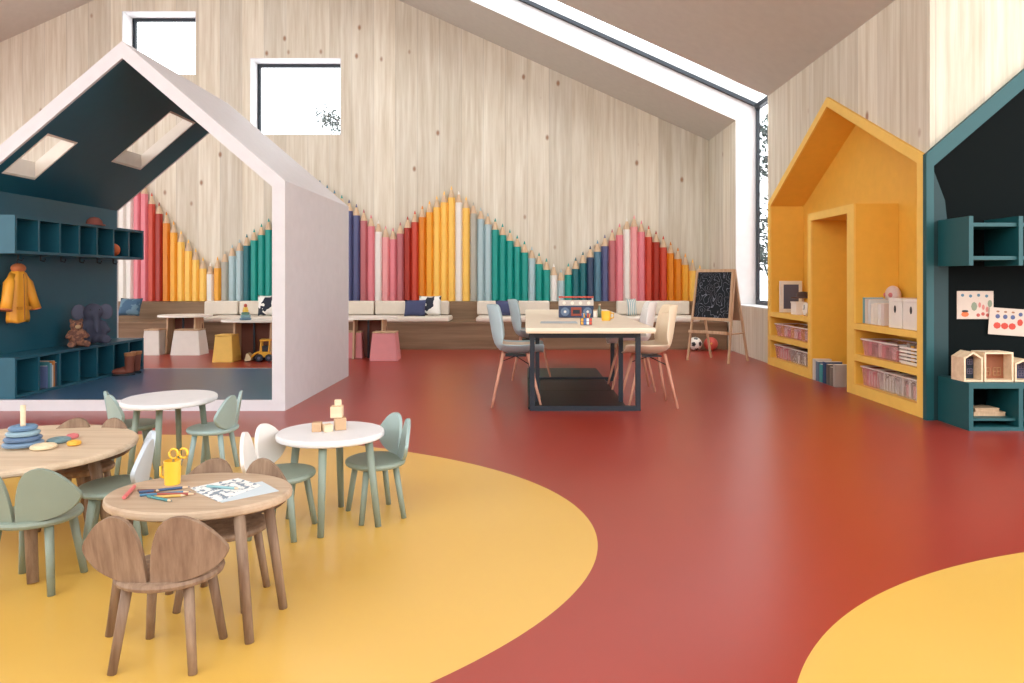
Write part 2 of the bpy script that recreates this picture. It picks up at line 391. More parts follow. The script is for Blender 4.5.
pillow(430, 318.5, .40, .37, patmat('pillow_print', (40,46,60), (240,238,232), 5, .44), 'white pillow with black print behind a navy pillow on the bench', .28, .1, Y=12.52)
pillow(414.5, 318.5, .38, .30, NAVY, 'navy pillow leaning on the patterned white pillow on the bench', .3, -.05, Y=12.36)
pillow(507, 318.5, .42, .29, NAVY, 'navy pillow on the bench behind the pale blue shell chairs', .3, 0, Y=12.45)
pillow(632, 318.5, .2, .32, patmat('stripe', (140,168,172), (224,216,204), 9, .5, 'wave'), 'pale blue striped pillow on the bench behind the white shell chair', .25, .2, Y=12.45)
pillow(268, 318.5, .34, .38, patmat('pillow_print', (40,46,60), (240,238,232), 5, .44), 'white and black pillow on the bench seen beside the playhouse right post', .28, .35, Y=12.45)
pillow(128, 321, .46, .33, patmat('pillow_teal', (60,90,116), (96,124,140), 6, .5), 'blue grey patterned pillow at the left end of the bench seen through the playhouse', .3, -.2, Y=12.45)

# ================================================================== WHITE PLAYHOUSE
HX, HF, HB, HW, EV, TH = -3.725, 6.47, 8.80, 1.507, 2.13, .12
SL = .857; AP = EV+HW*SL
ph = thing('playhouse', 'white gabled playhouse shell with teal interior and roof openings', 'playhouse', (HX, (HF+HB)/2, 0))
cs = math.cos(math.atan(SL)); tv = TH/cs
# shell: right wall + right slope as white outer skin and teal inner lining; front ring white
def outer(): return [(HX-HW, 0), (HX+HW, 0), (HX+HW, EV), (HX, AP), (HX-HW, EV)]
th = TH
inn = [(HX-HW+th, .1), (HX+HW-th, .1), (HX+HW-th, EV+th*SL-tv), (HX, AP-tv), (HX-HW+th, EV+th*SL-tv)]
def ring(y0, y1, a, b2, m, name, world=True):
    bb = MB(); n = len(a)
    for i in range(n):
        j = (i+1) % n
        bb.prism([a[i], a[j], b2[j], b2[i]], y0, y1)
    return bb.build(name, m, ph, world=True)
ring(HF, HF+.03, outer(), inn, PLAYW, 'front_frame')
ring(HB-.03, HB, outer(), inn, PLAYW, 'rear_frame')
mid = [(a[0]*.8+b_[0]*.2, a[1]*.8+b_[1]*.2) for a, b_ in zip(outer(), inn)]
# walls and floor
o_ = outer()
def seg2(i, a, b2, m, name, y0=HF+.03, y1=HB-.03):
    j = (i+1) % 5; return MB().prism([a[i], a[j], b2[j], b2[i]], y0, y1).build(name, m, ph, world=True)
seg2(1, o_, mid, PLAYW, 'outer_wall'); seg2(4, o_, mid, PLAYW, 'outer_wall')
seg2(1, mid, inn, TEALH, 'inner_wall'); seg2(4, mid, inn, TEALH, 'inner_wall')
seg2(0, o_, mid, PLAYW, 'plinth'); seg2(0, mid, inn, mat('playhouse_floor_blue', (62, 92, 122), .3), 'floor_panel')
# roof slopes: with openings in each
def slope_pt(px, py):
    # intersect view ray with left inner slope plane -> (x, y)
    dx, dz = (px-VX)/F, -(py-VY)/F    # point = (dx t, t, H+dz t)
    # plane z = AP-tv + SL*(x-HX)
    t = (H-(AP-tv)+SL*HX)/(SL*dx-dz); return dx*t, t
hp = [slope_pt(*p) for p in ((170,112),(195,121),(142,171),(111,161))]
hq = [slope_pt(*p) for p in ((48,133),(78,143),(33,181),(3,172))]
def rect(h):
    xs = sorted(p[0] for p in h); ys = sorted(p[1] for p in h)
    return ((xs[0]+xs[1])/2, (xs[2]+xs[3])/2, (ys[0]+ys[1])/2, (ys[2]+ys[3])/2)
R1, R2 = rect(hp), rect(hq); print('SKY', R1, R2)
def slope(side, holes, m0, m1):
    # side -1 left, +1 right ; holes list of (x0,x1,y0,y1)
    xa, xb = (HX-HW, HX) if side < 0 else (HX, HX+HW)
    f_o = lambda x: AP-SL*abs(x-HX); f_i = lambda x: f_o(x)-tv; f_m = lambda x: f_o(x)-tv*.2
    xs = sorted({xa, xb}|{h[0] for h in holes}|{h[1] for h in holes}); ys = sorted({HF+.03, HB-.03}|{h[2] for h in holes}|{h[3] for h in holes})
    for top, bot, mm, nm in ((f_o, f_m, m0, 'outer_roof'), (f_m, f_i, m1, 'inner_roof')):
        b = MB()
        if nm == 'outer_roof': xs = [HX-HW-.004 if abs(v-HX+HW) < 1e-6 else HX+HW+.004 if abs(v-HX-HW) < 1e-6 else v for v in xs]
        if nm == 'inner_roof': xs = [min(max(v, HX-HW+TH*.2), HX+HW-TH*.2) for v in xs]
        for x0, x1 in zip(xs, xs[1:]):
            if x1-x0 < 1e-4: continue
            for y0, y1 in zip(ys, ys[1:]):
                cx, cy = (x0+x1)/2, (y0+y1)/2
                if any(h[0] < cx < h[1] and h[2] < cy < h[3] for h in holes): continue
                b.prism([(x0, bot(x0)), (x1, bot(x1)), (x1, top(x1)), (x0, top(x0))], y0, y1)
        b.build(nm, mm, ph, world=True)
    t = .02
    for h in holes:
        x0, x1, y0, y1 = h
        b = MB()
        for (a0, a1, c0, c1) in ((x0, x1, y0, y0+t), (x0, x1, y1-t, y1), (x0, x0+t, y0+t, y1-t), (x1-t, x1, y0+t, y1-t)):
            b.prism([(a0, f_i(a0)), (a1, f_i(a1)), (a1, f_o(a1)), (a0, f_o(a0))], c0, c1)
        b.build('skylight_lining', OFFW, ph, world=True)
slope(-1, [R1, R2], PLAYW, TEALH); slope(1, [], PLAYW, TEALH)
# cubby shelves on its left wall
LX = HX-HW+TH
def cubby(name, z0, z1, X1, lab):
    t = thing(name, lab, 'shelf', (LX, 7.58, z0)); ya, yb = 6.53, 8.74; n = 7; th_ = .028
    b = MB(); b.box(LX+.001, X1, ya, yb, z1-th_, z1).build('top_board', TEALH, t, world=True)
    MB().box(LX+.001, X1, ya, yb, z0, z0+th_).build('bottom_board', TEALH, t, world=True)
    MB().box(LX+.001, LX+.02, ya, yb, z0+th_, z1-th_).build('back_panel', TEALH, t, world=True)
    for k in range(n+1):
        y = ya+(yb-ya-th_)*k/n
        MB().box(LX+.02, X1, y, y+th_, z0+th_, z1-th_).build('divider', TEALH, t, world=True)
    return t, [ya+(yb-ya)*(k+.5)/n for k in range(n)]
sh1, cy = cubby('cubby_shelf', 1.46, 1.82, -4.76, 'teal wall-hung row of cubbyholes inside the white playhouse')
for k in range(6):
    b = MB(); y = cy[k]+.15; b.tube([(-4.95, y, 1.459), (-4.95, y, 1.41), (-4.91, y, 1.40), (-4.90, y, 1.43)], .008, 6); b.build('coat_hook', DARK, sh1, world=True)
sh2, cy = cubby('cubby_bench', .101, .485, -4.76, 'teal low bench with open cubbyholes inside the white playhouse')
# basketball in cubby, cap on top
b = MB().ell((0,0,.075), (.075,.075,.075), 20).build('basketball', mat('basketball_orange', (206,100,50), .6), smooth=True); at(b, -4.845, cy[5]-.03, 1.489)
tag(b, 'small orange ball in the wall-hung teal cubbyholes', 'ball')
b = MB(); b.tube([(0,-.0755,.075)]+[(0, -.0765*math.cos(a), .075+.0765*math.sin(a)) for a in [i*math.pi/12 for i in range(1,24)]]+[(0,-.0765,.0751)], .0022, 5).build('seam', DARK, bpy.data.objects['basketball'])
cap = thing('knitted_cap', 'small red-brown cap on top of the teal wall-hung cubbyholes', 'cap', (-4.86, cy[4]-.05, 1.821))
capm = mat('cap_fabric', (150,84,72), .9)
MB().lathe([(.085,0),(.085,.02),(.075,.06),(.045,.09),(0,.1)], 20).build('crown', capm, cap, smooth=True)
MB().lathe([(0.0,0.0),(.11,0),(.11,.012),(0,.012)], 20, cx=.03, cy=-.05).build('brim', capm, cap, smooth=True)
# raincoat
def raincoat():
    t = thing('raincoat', 'yellow hooded child raincoat hanging under the teal cubbyholes', 'coat', (-4.97, 6.86, .80))
    m = mat('raincoat_yellow', (232,158,44), .5); lm = mat('raincoat_lining', (196,112,66), .7)
    b = MB(); n = 40; rings = []
    for z, r, w in ((.0,.135,.06),(.03,.14,.065),(.16,.125,.06),(.30,.118,.06),(.42,.115,.06),(.48,.09,.05),(.51,.05,.035)):
        rings.append([b.bm.verts.new((w*math.cos(a)*(1+.10*math.sin(7*a)), r*math.sin(a)*(1+.03*math.sin(9*a+z*8)), z+.012*math.sin(3*a)*(z < .05))) for a in [2*math.pi*k/n for k in range(n)]])
    for r0, r1 in zip(rings, rings[1:]):
        for k in range(n): b.bm.faces.new((r0[k], r0[(k+1) % n], r1[(k+1) % n], r1[k]))
    b.bm.faces.new(rings[0][::-1]); b.bm.faces.new(rings[-1]); b.build('body', m, t, smooth=True)
    for q in (-1,1):
        b = MB(); b.tube([(0,q*.07,.46),(.005,q*.125,.38),(.02,q*.165,.24),(.03,q*.20,.13)], [.035,.048,.047,.05], 14); b.build('sleeve', m, t, smooth=True)
        b = MB(); b.tube([(.03,q*.20,.13),(.031,q*.203,.118)], [.052,.052], 14); b.build('cuff', lm, t, smooth=True)
        b = MB(); b.box(.062,.07,q*.065-.035,q*.065+.035,.12,.15); b.build('pocket_flap', mat('raincoat_flap', (214,138,36), .5), t)
    b = MB(); b.ell((.005,0,.525), (.05,.085,.05)); b.build('hood', lm, t, smooth=True)
    MB().tube([(0,0,.565),(-.01,0,.59),(-.0,0,.615)], .005, 6).build('hanging_loop', DARK, t)
    MB().tube([(.055,0,.47),(.064,0,.30),(.068,0,.02)], .004, 6).build('zip', mat('zip_brown', (150,90,40)), t)
raincoat()
# plush toys
def plush():
    t = thing('teddy_bear', 'brown teddy bear sitting on the teal cubby bench before the grey elephant', 'teddy', (-4.86, 7.58, .486), .8)
    br = patmat('bear_fur', (110,72,60), (150,102,78), 30, .5)
    b = MB(); b.ell((0,0,.10), (.075,.07,.10)); b.ell((0,-.01,.23), (.065,.06,.06)); b.ell((-.05,0,.285), (.022,.015,.022)); b.ell((.05,0,.285), (.022,.015,.022))
    b.tube([(-.05,-.02,.17),(-.10,-.06,.10)], [.03,.026]); b.tube([(.05,-.02,.17),(.10,-.06,.10)], [.03,.026])
    b.tube([(-.04,-.03,.04),(-.08,-.14,.035)], [.038,.036]); b.tube([(.04,-.03,.04),(.08,-.14,.035)], [.038,.036])
    b.build('body', br, t, remesh=.009)
    MB().ell((0,-.07,.22), (.028,.02,.022)).build('muzzle', mat('muzzle_tan', (196,160,120), .9), t, smooth=True)
    for s in (-1,1): MB().ell((s*.024,-.063,.25), (.007,.007,.007), 8).build('eye', DARK, t)
    t = thing('plush_elephant', 'big dark grey plush elephant sitting on the teal cubby bench behind the teddy bear', 'plush toy', (-4.90, 7.93, .486), .8)
    g = mat('elephant_plush', (78,78,96), .95)
    b = MB(); b.ell((0,0,.16), (.13,.11,.16)); b.ell((0,-.02,.36), (.10,.09,.10)); b.tube([(0,-.09,.35),(0,-.15,.27),(0,-.16,.17),(0,-.19,.13)], [.04,.034,.026,.022])
    b.tube([(-.08,-.03,.24),(-.13,-.10,.13)], [.045,.04]); b.tube([(.08,-.03,.24),(.13,-.10,.13)], [.045,.04])
    b.tube([(-.07,-.04,.06),(-.11,-.16,.05)], [.055,.05]); b.tube([(.07,-.04,.06),(.11,-.16,.05)], [.055,.05])
    b.build('body', g, t, remesh=.012)
    for s in (-1,1):
        b = MB(); b.ell((s*.135,0,.36), (.075,.018,.09)); b.build('ear', mat('elephant_ear', (98,98,116), .95), t, smooth=True)
        MB().ell((s*.045,-.10,.39), (.009,.009,.009), 8).build('eye', DARK, t)
plush()
# boots
def boot(x, y, rz, lab):
    t = thing('boot', lab, 'boot', (x, y, .101), rz, 'brown boots before the cubby bench')
    lm = mat('boot_leather', (128,66,48), .6)
    b = MB(); b.tube([(0,.03,.03),(0,.035,.10),(0,.04,.24)], [.05,.05,.056], 16); b.ell((0,-.05,.045), (.045,.10,.045)); b.build('upper', lm, t, remesh=.008)
    b = MB(); b.tube([(0,.04,.225),(0,.04,.26)], [.060,.062], 16); b.build('cuff', mat('boot_cuff', (170,112,70), .8), t)
    b = MB(); b.lathe([(0,0),(1,0),(1,.02),(0,.02)], 20, sx=.05, sy=.125, cy=-.03); b.build('sole', DARK, t)
boot(-4.64, 8.14, -1.2, 'brown boot on the playhouse floor, nearer of the pair')
boot(-4.66, 8.31, -1.1, 'brown boot on the playhouse floor, farther of the pair')
# books in cubby
cols = [((96,110,150),'lilac blue'),((60,120,130),'teal'),((120,160,180),'pale blue'),((214,206,196),'white'),((190,120,60),'orange'),((50,70,90),'dark blue')]
y = cy[1]-.02
for i, (c, nm) in enumerate(cols):
    w = .018+.004*(i % 3); hh = .22+.02*((i*2) % 3)
    t = thing('book', '%s book standing in the second cubbyhole of the teal bench' % nm, 'book', (-4.86, y+w/2, .13), 0, 'books in the teal cubby bench')
    MB().box(-.09,.09,-w/2,w/2,0,hh).build('cover', mat('cover_'+nm.replace(' ','_'), c, .5), t)
    MB().box(-.085,.086,-w/2+.003,w/2-.003,hh,hh+.002).build('pages', OFFW, t)
    y += w+.004

# ================================================================== KIDS CHAIRS
petal = [(3,0),(6,50),(14,100),(28,145),(50,176),(82,188),(115,182),(150,160),(182,126),(206,92),(204,70),(185,45),(155,24),(110,8),(60,0)]
def kid_chair():
    t = thing('kids_chair', '', 'chair')
    b = MB(); b.lathe([(0,.262),(.150,.262),(.162,.268),(.166,.278),(.162,.288),(.15,.292),(0,.292)], 36, sy=.92); b.build('seat', OAK, t, smooth=False)
    k = .00108
    for s in (-1, 1):
        P = []; N_ = len(petal)
        for q in range(N_):
            p0, p1, p2, p3 = [petal[(q+d) % N_] for d in (-1, 0, 1, 2)]
            P.append(p1)
            if 0 < q < N_-1: P.append(tuple((-a+9*b_+9*c-d)/16 for a, b_, c, d in zip(p0, p1, p2, p3)))
        b = MB(); b.prism([(s*x*k+s*.002, z*k) for x, z in P], -.009, .009)
        for q in range(1, 12):
            g = b.bm.verts[:]+b.bm.edges[:]+b.bm.faces[:]; bmesh.ops.bisect_plane(b.bm, geom=g, plane_co=(s*q*.019, 0, 0), plane_no=(1, 0, 0))
        for v in b.bm.verts:      # tilt back, wrap the outer edge forward
            x, z = v.co.x, v.co.z
            v.co.y += -.125-.16*z+.55*abs(x)**1.6*1.0; v.co.z = z*1.04+.288
        b.build('backrest_panel', OAK, t, bevel=.004)
    for sx in (-1, 1):
        for sy in (-1, 1):
            b = MB(); b.tube([(sx*.095, sy*.075, .264), (sx*.125, sy*.11, 0)], [.0165, .0135], 12); b.build('leg', OAK, t, smooth=True)
    return t
GK = 'ear-backed kids chairs'
kc = kid_chair()
at(kc, -1.15, 2.27, 0); kc['label'] = 'brown wooden ear-backed kids chair in front, its back towards us'; kc['group'] = GK
def kid(x, y, rz, lab, m=None, seatm=None):
    o = dup(kc, (x, y, 0), rz, lab, GK)
    if m: setmat(o, m, ('backrest_panel',)); setmat(o, seatm or m, ('seat', 'leg'))
    return o
kid(-1.15, 2.67, math.pi, 'brown wooden ear-backed kids chair on the far side of the oval brown table')
kid(-1.955, 2.80, .05, 'sage green ear-backed kids chair at the left edge before the large round table', SAGE)
kid(-2.23, 3.49, math.pi, 'wooden kids chair whose two ear tips peek over the large round table')
PALEC = mat('pale_grey_white', (190,198,206), .5)
kid(-1.86, 3.18, math.radians(114), 'pale-backed kids chair with sage seat between the large and the oval table', PALEC, SAGE)
kid(-2.53, 4.52, math.radians(-52), 'pale mint ear-backed kids chair left of the far white table', MINT, SAGE)
kid(-1.97, 4.42, math.radians(95), 'pale mint ear-backed kids chair right of the far white table', MINT)
kid(-1.17, 3.38, math.radians(-95), 'white-backed kids chair with sage seat left of the table with blocks', mat('chair_white', (232,226,220), .5), SAGE)
kid(-.775, 3.63, math.radians(119), 'pale mint ear-backed kids chair right of the table with blocks', MINT, SAGE)
# ------------------------------------------------ kids tables
def kid_table(lab, cx, cy_, rx, ry, topm, legm, feet, h=.45, th_=.032, lr=.018):
    t = thing('kids_table', lab, 'table', (cx, cy_, 0), 0, 'low kids tables')
    b = MB(); b.lathe([(0,h-th_),(.97,h-th_),(.995,h-th_+.006),(1,h-th_/2),(.995,h-.006),(.975,h),(0,h)], 56, sx=rx, sy=ry); b.build('tabletop', topm, t)
    for fx, fy in feet:
        b = MB(); b.tube([(fx*.80, fy*.80, h-th_+.002), (fx, fy, 0)], [lr*1.1, lr*.85], 14); b.build('leg', legm, t, smooth=True)
    return t
OAKB = wood('oak_top_brown', (196, 172, 146), (168, 142, 116), 'X', scale=1.6)
kid_table('oval brown wooden kids table in front with drawing and yellow cup', -1.18, 2.545, .325, .245, OAKB, OAK, [(.256,-.197),(.284,.05),(-.24,-.15),(-.2,.17)])
kid_table('large round wooden kids table at the left edge with stacking rings', -2.36, 3.22, .515, .5, OAKT, OAK, [(.385,-.41),(.17,.30),(.42,.06),(-.38,-.1)], lr=.024)
kid_table('round white-topped kids table farthest back by the playhouse step', -2.23, 4.4, .27, .30, WHITE, SAGE, [(-.2,-.1),(.02,-.2),(.2,.1),(-.03,.18)], h=.478)
kid_table('round white-topped kids table with wooden blocks on it', -.985, 3.55, .268, .25, WHITE, SAGE, [(.02,-.245),(.262,-.1),(-.0,.2),(-.22,.02)])
# ------------------------------------------------ blocks on the white table
def on(px, py, h=.45): return GP(px, py, h)
def block(px, py, w, hh, z, lab, rz=0, name='wooden_block', m=None, base_h=.45):
    x, y = on(px, py, base_h)
    o = MB().box(-w/2,w/2,-w/2,w/2,0,hh).build(name, m or PALEW, bevel=.003); at(o, x, y, z, rz)
    tag(o, lab, 'block', 'wooden blocks on the white kids table'); return o
tanb = mat('tan_block', (196,160,124), .6)
block(317, 431.5, .046, .046, .451, 'darker tan wooden block at left on the white kids table', .15, m=tanb)
block(327.5, 431.5, .044, .036, .451, 'low pale wooden block between the tan block and the block tower', .6)
block(340, 429.5, .056, .062, .451, 'bottom wooden block of the little tower on the white kids table', .4, m=tanb)
block(337, 429.5, .058, .058, .514, 'middle wooden block of the little tower on the white kids table', .1)
block(338, 429.5, .034, .03, .573, 'smallest top block of the little tower on the white kids table', .3)
# ------------------------------------------------ ring stacker and loose rings
sx_, sy_ = on(23, 447)
t = thing('ring_stacker', 'blue wooden ring stacker with bare peg on the large round table', 'toy', (sx_, sy_, .451))
bl = [(112,136,160),(88,112,142),(140,166,178),(96,128,158)]
for i, (r, z) in enumerate(((.082,.004),(.076,.028),(.068,.052),(.058,.076))):
    b = MB(); R_, q = r*.62, .013
    prof = [(R_+r*.38*math.cos(a), z+q*.9+q*math.sin(a)) for a in [k*math.pi/6 for k in range(12)]]; prof.append(prof[0])
    b.lathe(prof, 28); b.build('ring', mat('stack_ring_%d' % i, bl[i], .45), t, smooth=True)
MB().tube([(0,0,0),(0,0,.19)], [.011,.011], 10).build('peg', PALEW, t, smooth=True)
MB().lathe([(0,0),(.06,0),(.06,.004),(0,.004)], 24).build('base', PALEW, t)
def ringtoy(px, py, r, c, lab):
    x, y = on(px, py); b = MB(); q = .011
    prof = [(r*.62+r*.38*math.cos(a), q+q*math.sin(a)) for a in [k*math.pi/6 for k in range(12)]]; prof.append(prof[0])
    b.lathe(prof, 24); o = b.build('toy_ring', mat('ring_'+lab.split()[0], c, .5), smooth=True); at(o, x, y, .451); tag(o, lab, 'toy ring', 'loose toy rings on the large round table')
ringtoy(43.5, 449, .054, (226,206,170), 'cream toy ring lying loose nearest the ring stacker')
ringtoy(59, 442.5, .05, (110,136,140), 'grey-blue toy ring lying loose on the large round table')
ringtoy(74, 445.5, .03, (226,170,60), 'yellow toy ring, rightmost on the large round table')
ringtoy(72.5, 438.5, .027, (206,110,110), 'pink toy ring lying loose behind the yellow one')
# ------------------------------------------------ things on the oval brown table
x, y = on(172.5, 484)
t = thing('cup', 'tall yellow cup holding yellow scissors on the oval brown table', 'cup', (x, y, .451))
cupm = mat('cup_yellow', (244,190,60), .35)
MB().lathe([(0,0),(.027,0),(.031,.088),(.028,.088),(.025,.006),(0,.006)], 24).build('body', cupm, t, smooth=False)
for s in (0,):
    b = MB(); b.tube([(.03*math.cos(math.pi),0,.07),(-.045,0,.065),(-.045,0,.03),(-.03,0,.022)], .005, 8); b.build('handle', cupm, t, smooth=True)
sc = thing('scissors', 'yellow-handled scissors standing in the yellow cup', 'scissors', (x, y, .459))
for s, a in ((-1, .02), (1, .13)):
    b = MB(); b.tube([(0,s*.004,0),(a*.3,s*.004,.09)], .004, 6); b.build('blade', mat('steel', (190,190,190), .3, 1), sc)
    b = MB(); b.tube([(a*.3+.016*math.sin(u), s*.004, .106+.018*-math.cos(u)) for u in [k*math.pi/8 for k in range(17)]], .0045, 6); b.build('handle', cupm, sc, smooth=True)
def sheet(pts, z, m, name, lab, cat='drawing', hh=.451):
    P = [on(px, py, hh) for px, py in pts]; cx = sum(p[0] for p in P)/len(P); cy2 = sum(p[1] for p in P)/len(P)
    b = MB(); b.prism([(p[0]-cx, p[1]-cy2) for p in P], 0, .0012, 'z'); o = b.build(name, m); o.location = (cx, cy2, z); tag(o, lab, cat); return o
draw = patmat('doodle_print', (110,130,140), (246,244,240), 22, .47)
sheet([(196,492),(262,481.5),(279,491),(222,502.5)], .4505, mat('paper_blue_grey', (196,206,210), .8), 'paper_sheet', 'lower sheet of paper under the doodled drawing on the oval table', 'paper')
sheet([(190,488.5),(238,478.5),(262,486),(218,502)], .452, patmat('doodle', (130,142,152), (228,226,222), 34, .46), 'drawing', 'white sheet with pencil doodles on the oval brown table')
def crayon(p0, p1, c, lab, name='pencil', r=.005, z=.4515):
    a = on(*p0); b2 = on(*p1); L_ = math.dist(a, b2); rz = math.atan2(b2[1]-a[1], b2[0]-a[0])
    t = thing(name, lab, name, (a[0], a[1], z), rz, 'pencils on the oval brown table')
    cm = mat('pen_'+lab.split()[0]+lab.split()[1], c, .5)
    MB().tube([(0,0,r),(L_*.85,0,r)], r, 6).build('barrel', cm, t)
    MB().tube([(L_*.85,0,r),(L_*.96,0,r)], [r,r*.35], 6).build('sharpened_tip', TIPW, t)
    MB().tube([(L_*.96,0,r),(L_,0,r)], [r*.36,.0006], 6).build('pencil_lead', cm, t)
crayon((139,494),(190,488.5),(44,74,110), 'dark blue pencil lying uppermost of the bundle on the oval table')
crayon((140,497),(191,493.5),(60,110,140), 'steel blue pencil between the dark blue and the red pencils')
crayon((147,495.8),(196,495.8),(150,60,44), 'dark red pencil in the bundle on the oval table')
crayon((148,498),(172,503),(60,128,132), 'teal pencil pointing to the front on the oval table')
crayon((138,492),(160,492.5),(104,66,50), 'brown stubby pencil at the left end of the bundle')
crayon((124,500),(136,487),(212,110,108), 'pink thick crayon apart at left on the oval table', 'crayon', .007)
crayon((152,499),(186,497),(198,160,80), 'mustard pencil in front of the red pencil on the oval table')
crayon((207,488.5),(240,491),(130,170,174), 'pale teal pencil lying on the doodled drawing', z=.454)

# ================================================================== WORK TABLE
tx0, tx1, ty0, ty1, thh = .005, 1.19, 6.36, 10.2, .775
wt = thing('work_table', 'long pale-topped work table with black steel frame legs', 'table', ((tx0+tx1)/2, (ty0+ty1)/2, 0))
MB().box(tx0, tx1, ty0, ty1, thh-.035, thh).build('tabletop', mat('pale_table_top', (240,224,200), .5), wt, world=True, bevel=.004)
MB().box(tx0+.006, tx1-.006, ty0+.006, ty1-.006, thh-.05, thh-.0355).build('edge_band', PALEW, wt, world=True)
fb = .045
for yy in (6.47, 8.36):
    b = MB(); x0, x1 = .045, 1.07
    b.box(x0, x0+fb, yy, yy+fb, fb, thh-.1).box(x1-fb, x1, yy, yy+fb, fb, thh-.1).box(x0, x1, yy, yy+fb, 0, fb).box(x0, x1, yy, yy+fb, thh-.1, thh-.0505)
    b.build('leg_frame', DARK, wt, world=True)
for xx in (.91, .10): MB().box(xx,xx+.04,6.78,6.82,.03,thh-.0505).build('inner_post', DARK, wt, world=True)
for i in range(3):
    y0 = 6.53+i*.95; MB().box(.03, .95, y0, y0+.94, .004, .028).build('black_floor_slab', BLACK, wt, world=True)  # thin black slabs on the floor beneath the tabletop
# shell chairs
def shell_chair():
    t = thing('shell_chair', '', 'chair')
    prof = [(.27,.505),(.22,.523),(.12,.508),(0,.495),(-.11,.507),(-.185,.55),(-.222,.64),(-.245,.78),(-.265,.90),(-.285,.975)]
    wid = [.19,.225,.24,.245,.25,.25,.235,.21,.18,.12]
    n = 10
    def surf(off, m, name, u_lim=1.0, i0=0, i1=None, th=.012):
        b = MB(); rows = []
        for (y, z), w in list(zip(prof, wid))[i0:i1]:
            row = []
            for k in range(n+1):
                u = (k/n*2-1)*u_lim; f = min(1, max(0, (.62-z)/.12)) ; bk = 1-f
                row.append(b.bm.verts.new((u*w, y+bk*(.12*u*u)+bk*off, z+f*(.105*u*u*(1 if y > -.2 else 1))+f*off)))
            rows.append(row)
        for r0, r1 in zip(rows, rows[1:]):
            for k in range(n): b.bm.faces.new((r0[k], r0[k+1], r1[k+1], r1[k]))
        return b.build(name, m, t, smooth=True, solid=th, sub=1)
    surf(0, WHITE, 'shell'); surf(.012, OFFW, 'seat_pad', .86, 1, 9, .01)
    lw = wood('pinkish_leg_wood', (214,160,136), (186,128,104), 'Z', scale=2)
    for sx in (-1,1):
        for sy in (-1,1):
            MB().tube([(sx*.13, sy*.12, .505), (sx*.20, sy*.235+.01, 0)], [.017,.011], 10).build('leg', lw, t, smooth=True)
    b = MB()
    for s in (-1,1): b.tube([(s*.15, s*.14, .40), (0, 0, .47), (-s*.15, -s*.14, .40)], .005, 6)
    b.box(-.1,.1,-.1,.1,.475,.487); b.build('wire_brace', DARK, t)
    return t
scm = {'blue': mat('shell_pale_blue', (168,188,192), .4), 'cream': mat('shell_cream', (236,216,186), .45), 'white': mat('shell_white', (240,238,234), .4), 'inner': mat('shell_inner_cream', (222,204,182), .6)}
s0 = shell_chair(); GS = 'shell chairs round the work table'
at(s0, -.09, 6.82, 0, -math.pi/2); s0['label'] = 'pale blue shell chair with cream inside at the near left of the work table'; s0['group'] = GS
s1 = dup(s0, (.07, 8.6, 0), -math.pi/2, 'pale blue shell chair farther back on the left of the work table', GS)
s2 = dup(s0, (1.2, 6.78, 0), math.pi/2+.08, 'cream shell chair at the near right of the work table', GS)
s3 = dup(s0, (1.18, 7.75, 0), math.pi/2, 'white shell chair on the right of the work table behind the cream one', GS)
for s, a, i in ((s0,'blue','inner'),(s1,'blue','white'),(s2,'cream','cream'),(s3,'white','white')):
    setmat(s, scm[a], ('shell',)); setmat(s, scm[i], ('seat_pad',))
# boombox
bxp, byp = GP(576, 317.5, thh)
t = thing('boombox', 'navy boombox radio with red top and two round speakers on the work table', 'radio', (bxp, byp, thh+.001))
nv = mat('boombox_navy', (50,66,96), .4)
MB().box(-.2,.2,-.05,.05,0,.135).build('body', nv, t, bevel=.008)
MB().box(-.2,.2,-.045,.05,.136,.20).build('control_deck', mat('deck_grey', (206,196,186), .4), t, bevel=.005)
MB().box(-.2,.2,-.045,.045,.226,.245).build('handle', mat('boombox_red', (190,76,60), .4), t, bevel=.004)
for s in (-1,1): MB().box(s*.19-.008,s*.19+.008,-.02,.02,.2,.226).build('handle_post', mat('deck_grey', (206,196,186)), t)
for s in (-1,1):
    b = MB(); b.lathe([(.05,0),(.05,.008),(.04,.012),(0,.004)], 24); b.rot(math.pi/2, 'X'); 
    o = b.build('speaker', mat('speaker_grey', (104,124,150), .5), t); o.location = (s*.13,-.05,.068)
    b = MB(); b.lathe([(.016,0),(.014,.01),(0,.013)], 16); b.rot(math.pi/2, 'X'); q = b.build('speaker_cone', OFFW, o); q.location = (0,-.004,0)
MB().box(-.06,.06,-.055,-.049,.02,.12).build('cassette_door', mat('cassette_rust', (150,66,44), .4), t)
MB().box(-.04,.04,-.058,-.0551,.045,.09).build('cassette_window', DARK, t)
for k in range(4): MB().lathe([(.02,0),(.02,.012),(0,.012)], 14).rot(math.pi/2, 'X').build('knob', OFFW, t).location = (-.14+k*.094,-.046,.168)
b = MB(); b.tube([(.19,.03,.2),(.2,.03,.29)], .003, 6); b.build('antenna', DARK, t)
